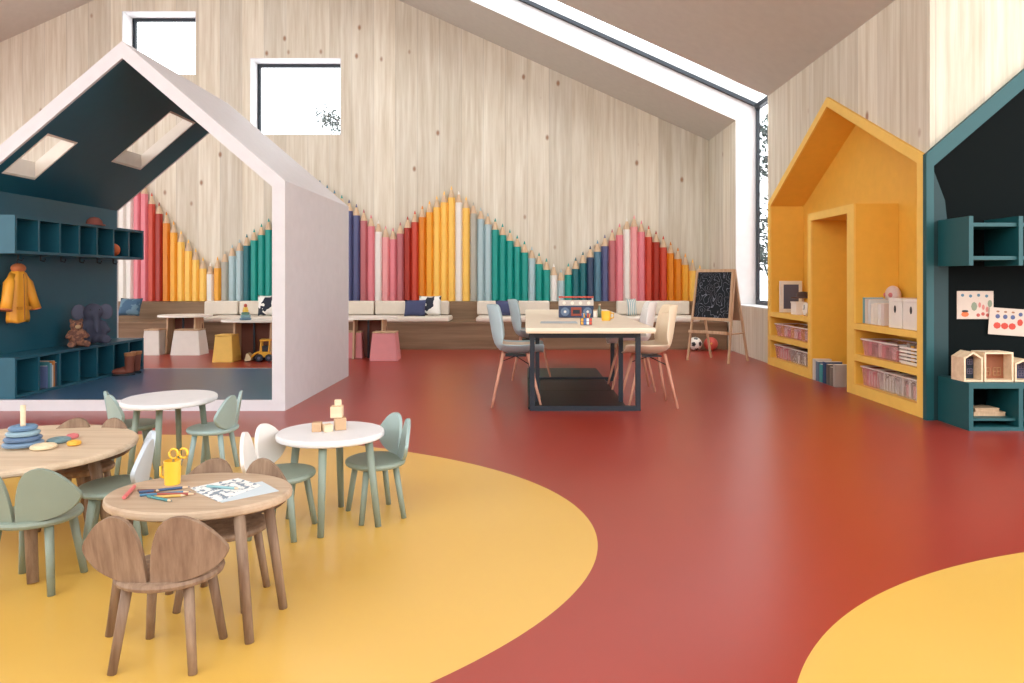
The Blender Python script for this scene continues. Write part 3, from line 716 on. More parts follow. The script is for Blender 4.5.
# colour pot, yellow mug, bottle, jar, sheet
def wp(px, py): return GP(px, py, thh)
x, y = wp(586, 325)
t = thing('crayon_pot', 'small colour-patched pot of crayons before the boombox', 'pot', (x, y, thh+.001))
MB().box(-.055,.055,-.04,.04,0,.07).build('body', nv, t, bevel=.004)
pc = [(220,160,60),(200,80,60),(240,230,220),(80,110,160)]
for i in range(8):
    xx = -.041+(i % 4)*.0273; zz = .006+(i//4)*.032
    MB().box(xx-.012,xx+.012,-.0435,-.0405,zz,zz+.028).build('colour_patch', mat('patch%d' % (i*3 % 4), pc[i*3 % 4], .5), t)
for i in range(6):
    a = i*1.05; MB().tube([(.03*math.cos(a),.02*math.sin(a),.07),(.04*math.cos(a),.028*math.sin(a),.11)], .006, 6).build('crayon', mat('patch%d' % (i % 4), pc[i % 4]), t)
x, y = wp(606, 320.5)
t = thing('mug', 'yellow mug on the work table right of the boombox', 'mug', (x, y, thh+.001))
MB().lathe([(0,0),(.048,0),(.052,.1),(.047,.1),(.044,.008),(0,.008)], 24).build('body', cupm, t)
MB().tube([(.05,0,.08),(.08,0,.075),(.08,0,.03),(.048,0,.022)], .008, 8).build('handle', cupm, t, smooth=True)
x, y = wp(599.5, 317.5)
t = thing('bottle', 'slim grey-green bottle between boombox and yellow mug', 'bottle', (x, y, thh+.001))
MB().lathe([(0,0),(.024,0),(.024,.09),(.012,.12),(.012,.14),(0,.14)], 18).build('body', mat('bottle_green', (110,124,104), .2), t, smooth=True)
MB().lathe([(0,.1405),(.014,.1405),(.014,.155),(0,.155)], 14).build('cap', TAN, t)
x, y = wp(595, 317.8)
t = thing('jar', 'small pale jar squeezed beside the boombox', 'jar', (x, y, thh+.001))
MB().lathe([(0,0),(.02,0),(.022,.08),(0,.08)], 16).build('body', OFFW, t); MB().lathe([(0,.081),(.023,.081),(.023,.093),(0,.093)], 16).build('lid', TAN, t)
sheet([(541,321.5),(576,321.5),(578,323.5),(540,323.5)], thh+.0015, mat('sheet_grey', (180,190,196), .7), 'paper_sheet', 'pale grey sheet of paper lying on the work table', 'paper', thh)

# ================================================================== SLAB TABLES + STOOLS AT THE BENCH
def slab_table(lab, x0, x1, Y, h, dep=.7):
    X0, X1 = XA(x0, Y), XA(x1, Y); w = X1-X0
    t = thing('side_table', lab, 'table', ((X0+X1)/2, Y+dep/2, 0), 0, 'low tables along the bench')
    MB().lathe([(0,h-.03),(1,h-.03),(1,h),(0,h)], 40, sx=w/2, sy=dep/2).build('tabletop', OFFW, t)
    for s in (-1, 1):
        b = MB(); b.prism([(-.20,0),(.20,0),(.14,h-.031),(-.14,h-.031)], s*w*.26-.013, s*w*.26+.013, 'x'); b.build('slab_leg', TAN, t)
    b = MB(); b.prism([(-w*.34,.0),(w*.34,.0),(w*.26,h-.031),(-w*.26,h-.031)], .08, .105); b.build('rear_panel', mat('rear_panel_brown', (112,60,40), .6), t)
    MB().tube([(-.02,-.03,0),(-.02,-.03,h-.031)], .018, 8).build('steel_post', DARK, t)
    return t
slab_table('low white-topped table on slab legs half hidden by the playhouse right wall', 337, 393, 10.5, .635)
slab_table('low white-topped table, farther left one seen through the playhouse', 148, 201.5, 11.2, .63)
slab_table('low table carrying the stacking toy, seen through the playhouse', 213, 284, 10.3, .605, .6)
def stool(px0, px1, pyt, pyb, m, lab, slant=1):
    Z = F*H/(pyb-VY); X0, X1 = XA(px0, Z), XA(px1, Z); h = HA(pyt, Z); w = X1-X0; sh = .12*w
    t = thing('stool', lab, 'stool', ((X0+X1)/2, Z+.18, 0), 0, 'folded tapered kids stools')
    top = w*.41
    prof = [(-w/2,-.16,0),(w/2,-.16,0),(w/2,.16,0),(-w/2,.16,0)]; tp = [(-top,-.12,h-.02),(top,-.12,h-.02),(top,.12,h-.02),(-top,.12,h-.02)]
    for nm, f in (('side_panel',(0,1,5,4)),('side_panel',(2,3,7,6)),('end_panel',(1,2,6,5)),('end_panel',(3,0,4,7))):
        b = MB(); b._f([(prof+tp)[i] for i in f], [(0,1,2,3)]); b.build(nm, m, t, solid=.014)
    MB().box(-top-.008,top+.008,-.13,.13,h-.015,h+.005).build('seat', TAN if m is not YELL else YELL, t, bevel=.003)
pinkm = mat('stool_pink', (216,136,138), .55); stw = mat('stool_white', (222,214,204), .55)
stool(343, 361.5, 332, 358.5, pinkm, 'pink tapered stool touching the playhouse wall edge')
stool(369.5, 396.5, 332.5, 361, pinkm, 'pink tapered stool in the open right of the playhouse')
stool(141, 158, 330, 355.5, stw, 'white tapered stool, leftmost seen through the playhouse')
stool(170, 199, 330, 355.5, stw, 'white tapered stool in front of the farther table seen through the playhouse')
stool(212, 231.5, 335.5, 362.5, YELL, 'yellow tapered stool under the table with the stacking toy')
stool(236, 250.5, 334, 358.5, YELL, 'yellow tapered stool behind the toy loader')
# stacking toy on third table
X = XA(245.5, 10.5)
t = thing('stacking_toy', 'cone stacking toy with yellow top on the table seen through the playhouse', 'toy', (X, 10.5, .606))
for i, (r, z, c) in enumerate(((.085,.0,(96,130,150)),(.075,.04,(130,170,176)),(.06,.08,(100,140,120)),(.045,.12,(236,196,80)),(.035,.155,(240,200,90)))):
    MB().lathe([(0,z),(r*.9,z),(r,z+.018),(r*.85,z+.036),(0,z+.037)], 20).build('ring', mat('st%d' % i, c, .5), t, smooth=False)
MB().ell((0,0,.215), (.025,.025,.03), 12).build('finial', mat('patch1', (200,80,60)), t, smooth=True)
# toy loader
x, y = GP(258, 362)
t = thing('toy_loader', 'yellow toy wheel loader with black tyres standing behind the playhouse', 'toy truck', (x, y+.12, 0), .15)
ty = mat('loader_yellow', (240,176,50), .4)
MB().box(-.02,.14,-.07,.07,.06,.14).build('chassis', ty, t, bevel=.006)
b = MB()
for sx in (.0,.12):
    for sy in (-.06,.06): b.tube([(sx,sy,.14),(sx+.015,sy,.30)], .012, 6)
b.box(-.005,.15,-.075,.075,.30,.325); b.build('cab', ty, t)
MB().box(.02,.11,-.045,.045,.141,.23).build('driver_seat', DARK, t, bevel=.01)
b = MB()
for s in (-1,1): b.tube([(.02,s*.05,.15),(-.08,s*.05,.12),(-.13,s*.05,.06)], .012, 6)
b.build('lift_arm', ty, t)
b = MB(); b.prism([(-.12,.02),(-.2,.01),(-.215,.02),(-.19,.12),(-.17,.12),(-.14,.09)], -.09, .09); b.build('bucket', mat('loader_bucket', (226,206,160), .5), t)
for sx in (-.01,.13):
    for sy in (-.085,.085):
        b = MB(); b.lathe([(0,-.022),(.045,-.022),(.055,-.012),(.055,.012),(.045,.022),(0,.022)], 20).rot(math.pi/2, 'X'); o = b.build('wheel', DARK, t); o.location = (sx, sy, .055)
        MB().lathe([(0,-.026),(.022,-.026),(.022,.026),(0,.026)], 14).rot(math.pi/2, 'X').build('hub', mat('hub_grey', (96,100,130), .5), o)

# ================================================================== EASEL AND BALLS
F1, F2, Rr1, Rr2 = Vector((2.45,10.54,0)), Vector((2.93,10.08,0)), Vector((2.89,10.88,0)), Vector((3.31,10.41,0))
cen = (F1+F2+Rr1+Rr2)/4; topz = 1.36
t = thing('easel', 'wooden A-frame easel with chalk-scribbled blackboard', 'easel', (cen.x, cen.y, 0))
ew = TAN
axis = (F2-F1).normalized(); ap1 = cen-axis*.28; ap2 = cen+axis*.28
ap1 = Vector((2.62, 10.62, topz)); ap2 = Vector((3.05, 10.18, topz))
for a, b2 in ((F1, ap1), (F2, ap2), (Rr1, ap1), (Rr2, ap2)):
    b = MB(); b.tube([b2, a], [.02,.02], 4); b.build('leg', ew, t, world=True)
def onf(u, v, off=0, A=F1, B=F2, ta=ap1, tb=ap2):
    p = A.lerp(B, u); q = ta.lerp(tb, u); r = p.lerp(q, v); n = (B-A).cross(ta-A).normalized(); return r+n*off
def facequad(u0,u1,v0,v1,o0,o1,**k):
    b = MB(); P = [onf(u,v,o0,**k) for u, v in ((u0,v0),(u1,v0),(u1,v1),(u0,v1))]+[onf(u,v,o1,**k) for u, v in ((u0,v0),(u1,v0),(u1,v1),(u0,v1))]
    b._f(P, [(0,1,2,3),(7,6,5,4),(0,1,5,4),(1,2,6,5),(2,3,7,6),(3,0,4,7)]); return b
nn = (F2-F1).cross(ap1-F1).normalized(); sgn = 1 if nn.y < 0 else -1
chalk = bpy.data.materials.new('chalkboard'); chalk.use_nodes = True; nt = chalk.node_tree; bs = nt.nodes['Principled BSDF']
tc = nt.nodes.new('ShaderNodeTexCoord'); nz = nt.nodes.new('ShaderNodeTexNoise'); nz.inputs['Scale'].default_value = 5.5; nz.inputs['Detail'].default_value = 1.5; nt.links.new(tc.outputs['Object'], nz.inputs['Vector'])
mm = nt.nodes.new('ShaderNodeMath'); mm.operation = 'MULTIPLY'; mm.inputs[1].default_value = 13; nt.links.new(nz.outputs['Fac'], mm.inputs[0])
fr = nt.nodes.new('ShaderNodeMath'); fr.operation = 'FRACT'; nt.links.new(mm.outputs[0], fr.inputs[0])
rp = nt.nodes.new('ShaderNodeValToRGB'); e0, e1 = rp.color_ramp.elements; e0.color = lin((140,146,160)); e0.position = 0; e1.color = lin((20,28,34)); e1.position = .16
nt.links.new(fr.outputs[0], rp.inputs[0]); nt.links.new(rp.outputs[0], bs.inputs['Base Color']); bs.inputs['Roughness'].default_value = .9
facequad(.04,.96,.475,.97,.006*sgn,.02*sgn).build('blackboard', chalk, t, world=True)
b = facequad(.0,1,.445,.475,.0,.034*sgn); b.build('bottom_rail', ew, t, world=True)
facequad(.0,1,.97,1,.0,.034*sgn).build('top_rail', ew, t, world=True)
facequad(.0,.05,.475,.97,.0,.034*sgn).build('side_rail', ew, t, world=True)
facequad(.95,1,.475,.97,.0,.034*sgn).build('side_rail', ew, t, world=True)
facequad(.02,.98,.30,.33,-.02*sgn,.10*sgn).build('tray', ew, t, world=True)
kk = dict(A=Rr1, B=Rr2)
facequad(.03,.97,.45,.99,.006,.016,**kk).build('rear_board', mat('rear_board', (170,138,108), .7), t, world=True)
b = MB(); b.tube([F2.lerp(ap2,.31), Rr2.lerp(ap2,.31)], .012, 6); b.build('side_brace', ew, t, world=True)
b = MB(); b.tube([F1.lerp(ap1,.31), Rr1.lerp(ap1,.31)], .012, 6); b.build('side_brace', ew, t, world=True)
# football: icosahedral patches
o = MB().ell((0,0,.115), (.115,.115,.115), 28).build('football', OFFW, smooth=True); at(o, XA(695.6, 11.9), 11.93, 0); tag(o, 'white football with black patches under the easel', 'ball')
bmx = bmesh.new(); bmesh.ops.create_icosphere(bmx, subdivisions=1, radius=1); dirs = [v.co.copy() for v in bmx.verts]; bmx.free()
R0 = Matrix.Rotation(.5, 3, 'X')@Matrix.Rotation(.4, 3, 'Z')
for d in dirs:
    d = R0@d; q = d.to_track_quat('Z', 'Y').to_matrix(); b = MB(); vs = [(0,0,.1165)]
    for k in range(5):
        a = k*2*math.pi/5; v = Vector((.042*math.cos(a), .042*math.sin(a), .108)); vs.append(v.normalized()*.1162)
    vs = [q@Vector(v)+Vector((0,0,.115)) for v in vs]; b._f(vs, [(0,1,2),(0,2,3),(0,3,4),(0,4,5),(0,5,1)]); b.build('black_patch', BLACK, o, solid=.002)
o = MB().ell((0,0,.115), (.118,.118,.115), 28).build('play_ball', mat('ball_red', (206,84,72), .5), smooth=True); at(o, XA(711.3, 11.9), 11.93, 0); tag(o, 'red rubber ball beside the football under the easel', 'ball')
b = MB(); b.ell((-.02,-.112,.13), (.018,.008,.018), 10); b.build('valve_mark', mat('valve_yellow', (236,180,80)), o)

# ================================================================== AMBER HOUSE NICHE
XF, XN = 3.485, 3.96
am = thing('amber_house', 'amber house-shaped wall niche with doorway and shelves', 'house niche', (XF, hm, 0))
OU = [(HY0, 0), (HY1, 0), (HY1, HZ), (hm, HAp), (HY0, HZ)]
tb = .095; sla = (HAp-HZ)/(hm-HY0); tvb = tb*math.sqrt(1+sla*sla)
IN = [(HY0+tb, 0), (HY1-tb, 0), (HY1-tb, HZ+tb*sla-tvb), (hm, HAp-tvb), (HY0+tb, HZ+tb*sla-tvb)]
for nm, i in (('side_wall', 1), ('roof_panel', 2), ('roof_panel', 3), ('side_wall', 4)):
    j = (i+1) % 5
    e_ = .002
    MB().prism([OU[i], OU[j], IN[j], IN[i]], XF, XF+.02, 'x').build('front_edge', YELL, am, world=True)
    MB().prism([OU[i], OU[j], IN[j], IN[i]], XF+.021, XN, 'x').build(nm, YELH, am, world=True)
MB().prism([(a, b_) for a, b_ in OU], XN+.001, XN+.05, 'x').build('back_panel', YELH, am, world=True)
# doorway portal
PY0, PY1, PH = 7.42, 8.63, 2.02; dt = .09
b = MB(); 
b.prism([(PY1, 0), (PY1, PH), (PY0, PH), (PY0, 0), (PY0+.16, 0), (PY0+.16, PH-dt), (PY1-dt, PH-dt), (PY1-dt, 0)], XF+.021, XN, 'x'); b.build('doorway_surround', YELH, am, world=True)
b = MB(); b.prism([(PY1, 0), (PY1, PH), (PY0, PH), (PY0, 0), (PY0+.16, 0), (PY0+.16, PH-dt), (PY1-dt, PH-dt), (PY1-dt, 0)], XF, XF+.02, 'x'); b.build('doorway_edge', YELL, am, world=True)
for (ya, yb) in ((HY0+tb, PY0), (PY1, HY1-tb)):
    for z0, z1 in ((0, .11), (.36, .425), (.69, .752)):
        MB().box(XF+.021, XN, ya+.001, yb-.001, z0, z1).build('shelf', YELH, am, world=True)
        MB().box(XF, XF+.02, ya+.001, yb-.001, z0, z1).build('shelf_edge', YELL, am, world=True)
def sy(px, X=3.6): return X*F/(px-VX)
# items. left top shelf
def zt(k): return (.111, .426, .753)[k]
t = thing('picture_frame', 'white-framed dark picture leaning on the upper left amber shelf', 'picture', (3.725, 9.80, zt(2)), math.pi/2)
w_, h_ = .31, .44
MB().box(0,.03,-w_/2,w_/2,0,h_).build('frame', OFFW, t, bevel=.004)
MB().box(-.004,-.0005,-w_/2+.05,w_/2-.05,.05,h_-.05).build('picture', mat('picture_grey', (92,94,112), .4), t)
def wbox(name, x, y, z, dx, dy, dz, m, lab, cat, extra=None, group=None, bevel=.004):
    t = thing(name, lab, cat, (x, y, z), 0, group); MB().box(-dx/2,dx/2,-dy/2,dy/2,0,dz).build('body', m, t, bevel=bevel)
    if extra: extra(t, dx, dy, dz)
    return t
def lid(t, dx, dy, dz): MB().box(-dx/2-.004,dx/2+.004,-dy/2-.004,dy/2+.004,dz+.001,dz+.018).build('lid', OFFW, t)
wbox('storage_box', 3.60, sy(798.5), zt(2), .13, .19, .15, OFFW, 'small white lidded box before the picture on the upper left amber shelf', 'box', lid)
t = thing('hat', 'small dark brimmed hat on the stand behind the white box on the amber shelf', 'hat', (3.72, sy(803,3.72), zt(2)))
MB().lathe([(0,0),(.05,0),(.018,.02),(.014,.21),(0,.21)], 16).build('stand', TAN, t)
MB().lathe([(0,.211),(.15,.211),(.15,.222),(.085,.23),(.075,.29),(0,.30)], 24).build('brim', mat('hat_brown', (84,62,54), .9), t)
t = thing('clock', 'small round white alarm clock at the right end of the upper left amber shelf', 'clock', (3.56, sy(807.2,3.56)+.02, zt(2)), 0)
MB().lathe([(0,-.025),(.075,-.025),(.08,-.015),(.08,.015),(.075,.025),(0,.025)], 24).rot(math.pi/2, 'Y').build('case', OFFW, t).location = (0,0,.085)
MB().tube([(-.031,0,.085),(-.031,.0,.14)], .004, 6).build('hand', DARK, t); MB().tube([(-.031,0,.085),(-.031,.04,.085)], .004, 6).build('hand', DARK, t)
for s in (-1,1): MB().tube([(0,s*.04,.02),(0,s*.055,0)], .007, 6).build('foot', DARK, t)
# clear bins
clr = plastic_clear('clear_plastic', (236,224,218), .22); clp = plastic_clear('clear_plastic_pink', (236,170,176), .28)
fill = {'pink': (214,130,130), 'white': (230,222,210), 'grey': (150,140,130), 'red': (190,66,48), 'brown': (120,92,76), 'yellow': (232,176,70)}
def binn(ya, yb, shelf, h, lab, cols_, m=clr, depth=.34):
    yc = (ya+yb)/2; L_ = abs(yb-ya); x0 = XF+.05
    t = thing('storage_bin', lab, 'bin', (x0+depth/2, yc, zt(shelf)), 0, 'clear storage bins on the amber shelves')
    k = .9; hw, hl = depth/2, L_/2-.01; b = MB()
    lo = [(-hw*k,-hl*k,0),(hw*k,-hl*k,0),(hw*k,hl*k,0),(-hw*k,hl*k,0)]; up = [(-hw,-hl,h),(hw,-hl,h),(hw,hl,h),(-hw,hl,h)]
    b._f(lo+up, [(0,1,2,3),(0,1,5,4),(1,2,6,5),(2,3,7,6),(3,0,4,7)]); b.build('tub', m, t, solid=.004)
    b = MB(); b.box(-hw-.01,-hw+.004,-hl-.008,hl+.008,h-.012,h).box(hw-.004,hw+.01,-hl-.008,hl+.008,h-.012,h).box(-hw,hw,-hl-.008,-hl+.004,h-.012,h).box(-hw,hw,hl-.004,hl+.008,h-.012,h); b.build('rim', OFFW, t)
    n = 9
    for i in range(n):
        c = cols_[i % len(cols_)]; b = MB()
        yy = -hl*.78+2*hl*.78*i/(n-1); r = min(.055, hl*.16)
        b.box(-hw*.7,hw*.2,yy-r*.8,yy+r*.8,.006,h*(.6+.3*((i*7) % 3)/2)); b.build('content', mat('content_'+c, fill[c], .6), t, bevel=.008)
LA, LB = PY1+.04, HY1-tb-.05; RA, RB = HY0+tb+.04, PY0-.06
binn(LA, LB, 1, .17, 'clear bin of pink and white things on the middle left amber shelf', ['pink','white','yellow'], clp)
binn(LA, LA+(LB-LA)*.58, 0, .19, 'clear bin nearer the doorway on the bottom left amber shelf', ['white','grey','brown'])
binn(LA+(LB-LA)*.6, LB, 0, .19, 'clear bin of pink things farther from the doorway on the bottom left amber shelf', ['pink','white'], clp)
ms = RA+(RB-RA)*.33
binn(ms+.01, RB, 1, .17, 'long clear pink-rimmed bin on the middle right amber shelf', ['pink','white','grey','brown'], clp)
binn(RA, RA+(RB-RA)*.4, 0, .2, 'clear bin at the right end of the bottom right amber shelf', ['pink','brown','white'])
binn(RA+(RB-RA)*.42, RA+(RB-RA)*.7, 0, .2, 'clear bin in the middle of the bottom right amber shelf', ['white','grey'])
binn(RA+(RB-RA)*.72, RB, 0, .2, 'clear bin nearest the doorway on the bottom right amber shelf', ['pink','white'], clp)
# wire basket
t = thing('basket', 'white slatted basket at the right end of the middle right amber shelf', 'basket', (XF+.2, (RA+ms)/2, zt(1)))
hl, hw, hh = (ms-RA)/2-.01, .15, .15; b = MB()
for k in range(5):
    z = .01+k*.033
    b.box(-hw,-hw+.01,-hl,hl,z,z+.02).box(hw-.01,hw,-hl,hl,z,z+.02).box(-hw,hw,-hl,-hl+.01,z,z+.02).box(-hw,hw,hl-.01,hl,z,z+.02)
b.build('slats', OFFW, t)
MB().box(-hw+.011,hw-.011,-hl+.011,hl-.011,0,.008).build('bottom', OFFW, t)
for i in range(4):
    MB().box(-.1,.05,-hl*.75+i*hl*.4,-hl*.75+i*hl*.4+.05,.009,.17+.02*(i % 2)).build('content', mat('content_'+['red','brown','yellow','grey'][i], fill[['red','brown','yellow','grey'][i]]), t)
# magazine files
for (pa, pb, lab) in ((888.5, 902, 'white magazine file with dark finger hole, left of the two'), (902.6, 920, 'white magazine file with dark finger hole, right of the two')):
    ya, yb = sy(pb, 3.53), sy(pa, 3.53)
    t = thing('magazine_file', lab+' on the upper amber shelf', 'file box', (3.65, (ya+yb)/2, zt(2)), 0, 'magazine files on the upper amber shelf')
    MB().box(-.12,.12,-(yb-ya)/2+.004,(yb-ya)/2-.004,0,.25).build('body', OFFW, t, bevel=.004)
    MB().box(-.122,.122,-(yb-ya)/2+.001,(yb-ya)/2-.001,.251,.285).build('lid', OFFW, t, bevel=.004)
    o = MB().lathe([(0,0),(1,0),(1,.003),(0,.003)], 20, sx=.035, sy=.017).rot(-math.pi/2, 'Y').build('finger_hole', BLACK, t); o.location = (-.1205,0,.18)
# books on upper right shelf
bk = [(856.3,(70,84,100),'dark slate'),(859,(206,214,214),'off-white'),(861.8,(96,150,168),'pale blue'),(865,(110,166,184),'sky blue'),(868,(226,226,220),'white'),(871,(214,216,214),'light grey'),(874,(238,232,220),'ivory'),(877.5,(230,222,208),'cream'),(881,(236,230,222),'chalk white'),(884.5,(222,206,196),'blush')]
for i, (px, c, nm) in enumerate(bk):
    hh = .27-.012*(i % 3) if i < 6 else .21+.01*(i % 2)
    Yc = sy(px, 3.6); w = .052 if i else .03
    t = thing('book', '%s book among the books on the upper right amber shelf' % nm, 'book', (3.68, Yc, zt(2)), 0, 'books on the upper amber shelf')
    MB().box(-.1,.1,-w/2,w/2,0,hh).build('cover', mat('cover_'+nm.replace(' ','_'), c, .5), t); MB().box(-.095,.096,-w/2+.004,w/2-.004,hh,hh+.002).build('pages', OFFW, t)
t = thing('plush_toy', 'pink and white round-headed toy behind the magazine files on the amber shelf', 'plush toy', (3.87, sy(893,3.87), zt(2)), -1.57)
b = MB(); b.ell((0,0,.12), (.09,.06,.12)); b.ell((0,0,.30), (.11,.07,.10)); b.build('body', mat('toy_pinkwhite', (228,206,200), .9), t, remesh=.012)
MB().ell((-.05,-.035,.30), (.03,.04,.03)).build('cheek', mat('toy_pink', (216,130,130), .9), t, smooth=True)
MB().ell((.05,-.035,.30), (.03,.04,.03)).build('cheek', mat('toy_pink', (216,130,130)), t, smooth=True)
# books on floor in doorway
bf = [(822,(222,216,206),'white'),(825.5,(100,120,140),'slate'),(829,(70,160,160),'turquoise'),(832.5,(40,70,110),'navy'),(836,(90,86,80),'charcoal'),(839.5,(120,110,100),'brown grey'),(843,(170,160,150),'light taupe')]
for i, (px, c, nm) in enumerate(bf):
    X = 3.60; w = .07; Yc = sy(px, X); hh = .25-.02*(i % 3)
    t = thing('book', '%s book standing on the floor in the amber doorway' % nm, 'book', (X, Yc, 0), 0, 'books on the floor in the amber doorway')
    MB().box(-.1,.1,-w/2,w/2,0,hh).build('cover', mat('cover_'+nm.replace(' ','_'), c, .5), t); MB().box(-.095,.096,-w/2+.004,w/2-.004,hh,hh+.002).build('pages', OFFW, t)

# ================================================================== TEAL HOUSE AT RIGHT
TX0, TX1, TZ = XA(926.5, YC-.055), 6.6, 2.30; tm = (TX0+TX1)/2; TA = TZ+(tm-TX0)*.86
th_ = thing('teal_house', 'teal gabled house front framing a dark panel at the right edge', 'house front', (tm, YC-.06, 0))
O2 = [(TX0,0),(TX1,0),(TX1,TZ),(tm,TA),(TX0,TZ)]; ti = .065; tr = .16
I2 = [(TX0+ti,0),(TX1-ti,0),(TX1-ti,TZ+ti*.86-tr),(tm,TA-tr),(TX0+ti,TZ+ti*.86-tr)]
for nm, i in (('side_post', 1), ('roof_board', 2), ('roof_board', 3), ('side_post', 4)):
    j = (i+1) % 5; MB().prism([O2[i], O2[j], I2[j], I2[i]], YC-.055, YC-.001).build(nm, TEALR, th_, world=True)
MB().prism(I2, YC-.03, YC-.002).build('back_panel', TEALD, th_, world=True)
MB().prism([(TX0+ti, 0), (TX0+ti+.13, 0), (TX0+ti+.13, 1.62), (TX0+ti+.10, 1.9), (TX0+ti, TZ+ti*.86-tr-.03)], YC-.045, YC-.031).build('border_panel', mat('teal_border', (12, 52, 55), .6), th_, world=True)
CF, CB = 5.62, YC-.047
cx0 = XA(969, CF); cx1 = TX1-.1
cab = thing('low_cabinet', 'teal low open cabinet carrying the small wooden houses', 'cabinet', (5.0, CF, 0))
ct = HA(383, CF); bt = .035
MB().box(cx0, cx1, CF, CB, ct-.045, ct).build('top_board', TEALR, cab, world=True)
MB().box(cx0, cx1, CF, CB, 0, .03).build('bottom_board', TEALR, cab, world=True)
MB().box(cx0, cx0+bt, CF, CB, .03, ct-.045).build('side_panel', TEALR, cab, world=True)
MB().box(cx1-bt, cx1, CF, CB, .03, ct-.045).build('side_panel', TEALR, cab, world=True)
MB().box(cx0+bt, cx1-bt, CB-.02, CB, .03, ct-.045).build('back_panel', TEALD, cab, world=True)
for k in range(1, 6):
    xx = cx0+.40*k+.0
    MB().box(xx, xx+bt, CF, CB-.02, .03, ct-.045).build('divider', TEALR, cab, world=True)
    MB().box(cx0+bt+.4*(k-1)+(.0 if k == 1 else 0), xx, CF+.03, CB-.02, .075, .095).build('shelf', TEALR, cab, world=True)
us = thing('wall_shelf', 'teal wall shelf with end panels above the pinned drawings', 'shelf', (5.0, CF, HA(265.4, CF)))
zb_, zt_ = HA(265.4, CF), HA(216, CF)
MB().box(cx0, cx0+bt, CF, CB, zb_, zt_).build('end_panel', TEALR, us, world=True)
MB().box(cx0+.40, cx0+.40+bt, CF, CB, zb_, zt_).build('end_panel', TEALR, us, world=True)
MB().box(cx1-bt, cx1, CF, CB, zb_, zt_).build('end_panel', TEALR, us, world=True)
for py in (222.5, 256):
    z = HA(py, CF); MB().box(cx0+bt, cx0+.40, CF+.02, CB, z-.03, z).build('shelf', TEALR, us, world=True); MB().box(cx0+.40+bt, cx1-bt, CF+.02, CB, z-.03, z).build('shelf', TEALR, us, world=True)
# drawings
def pinned(x0, x1, y0, y1, Y, lab, kind, tilt):
    X0, X1, z0, z1 = XA(x0, Y), XA(x1, Y), HA(y1, Y), HA(y0, Y); w, h = X1-X0, z1-z0
    t = thing('pinned_drawing', lab, 'drawing', (X0, Y, z0)); t.rotation_euler = (0, tilt, 0)
    MB().box(0,w,0,.004,0,h).build('paper', mat('drawing_paper', (206,188,172), .8), t)
    def mk(nm, c, f): MB().prism(f, -.0016, -.0004).build(nm, mat('ink_'+nm, c, .7), t)
    def blob(nm, c, u, v, r, q=1.0): mk(nm, c, [(u*w+r*math.cos(a*.785), v*h+r*q*math.sin(a*.785)) for a in range(8)])
    if kind == 0:
        for i in range(4): blob('blue_sun', (84,120,140), .15+.22*i, .85-.03*(i % 2), .014)
        blob('orange_figure', (214,110,60), .22, .17, .034, .7); blob('black_cap', (40,36,40), .22, .28, .03, .35)
        blob('grey_tree', (130,140,116), .47, .45, .026, 1.5); blob('grey_tree', (130,140,116), .9, .55, .02, 1.6)
        for i in range(3): blob('red_flower', (180,80,70), .58+.13*i, .14+.04*(i % 2), .016)
        for i in range(3): blob('rose_line', (196,120,110), .62+.1*i, .5-.08*i, .012, 2)
    else:
        for i in range(3):
            u = .22+.2*i; blob('red_dress', (196,66,48), u, .34, .032, .9); blob('blue_head', (80,90,130), u, .68, .02)
            blob('brown_hair', (150,100,70), u, .86, .014, .6)
        blob('red_dress', (196,66,48), .82, .5, .025, 1.2); blob('blue_head', (80,90,130), .82, .8, .018)
    return t
pinned(957, 993.5, 291, 319, YC-.036, 'child drawing with suns and flowers pinned left on the dark panel', 0, 0.0)
pinned(988, 1026, 307, 334, YC-.047, 'child drawing with red dancing figures overlapping the other on the dark panel', 1, .07)
# dollhouses
def dollhouse(px0, px1, pyt, gable, Yf, lab, inner):
    X0, X1 = XA(px0, Yf), XA(px1, Yf); w = X1-X0; h = HA(pyt, Yf)-ct
    t = thing('dollhouse', lab, 'toy house', ((X0+X1)/2, Yf, ct+.001), 0, 'small open wooden houses on the teal cabinet')
    e = .014; ev = h*.8 if gable else h
    pts = [(-w/2,0),(w/2,0),(w/2,ev)]+([(0,h)] if gable else [])+[(-w/2,ev)]
    ins = [(-w/2+e,e),(w/2-e,e),(w/2-e,ev-(e*.5 if gable else e))]+([(0,h-e*1.2)] if gable else [])+[(-w/2+e,ev-(e*.5 if gable else e))]
    b = MB(); n = len(pts)
    for i in range(n):
        j = (i+1) % n; b.prism([pts[i], pts[j], ins[j], ins[i]], 0, .17)
    b.build('shell', PALEW, t)
    MB().prism(ins, .10, .112).build('back_wall', inner, t)
    fm = mat('dollhouse_window', (120,116,140), .6) if gable else mat('dollhouse_window_brown', (176,130,90), .6)
    for (u, v) in ((-.22,.3),(.2,.3),(.2,.62)) if gable else ((-.18,.3),(.2,.3)):
        s = w*.13; b = MB(); cx_, cz = u*w, v*h
        for k in (-1,0,1): b.box(cx_+k*s-.003,cx_+k*s+.003,.094,.0995,cz-s,cz+s).box(cx_-s,cx_+s,.094,.0995,cz+k*s-.003,cz+k*s+.003)
        b.build('window_lattice', fm, t)
    return t
Yd = 5.68
dollhouse(964, 983, 352, True, Yd, 'gabled toy house with dark blue inside, leftmost on the teal cabinet', mat('doll_dark', (40,56,70), .7))
dollhouse(984.5, 1013.5, 352.5, False, Yd, 'flat-topped wooden toy house with brown inside on the teal cabinet', mat('doll_brown', (150,92,62), .7))
dollhouse(1015, 1036, 359, True, Yd, 'gabled toy house cut by the right picture edge on the teal cabinet', mat('doll_blue', (70,76,110), .7))
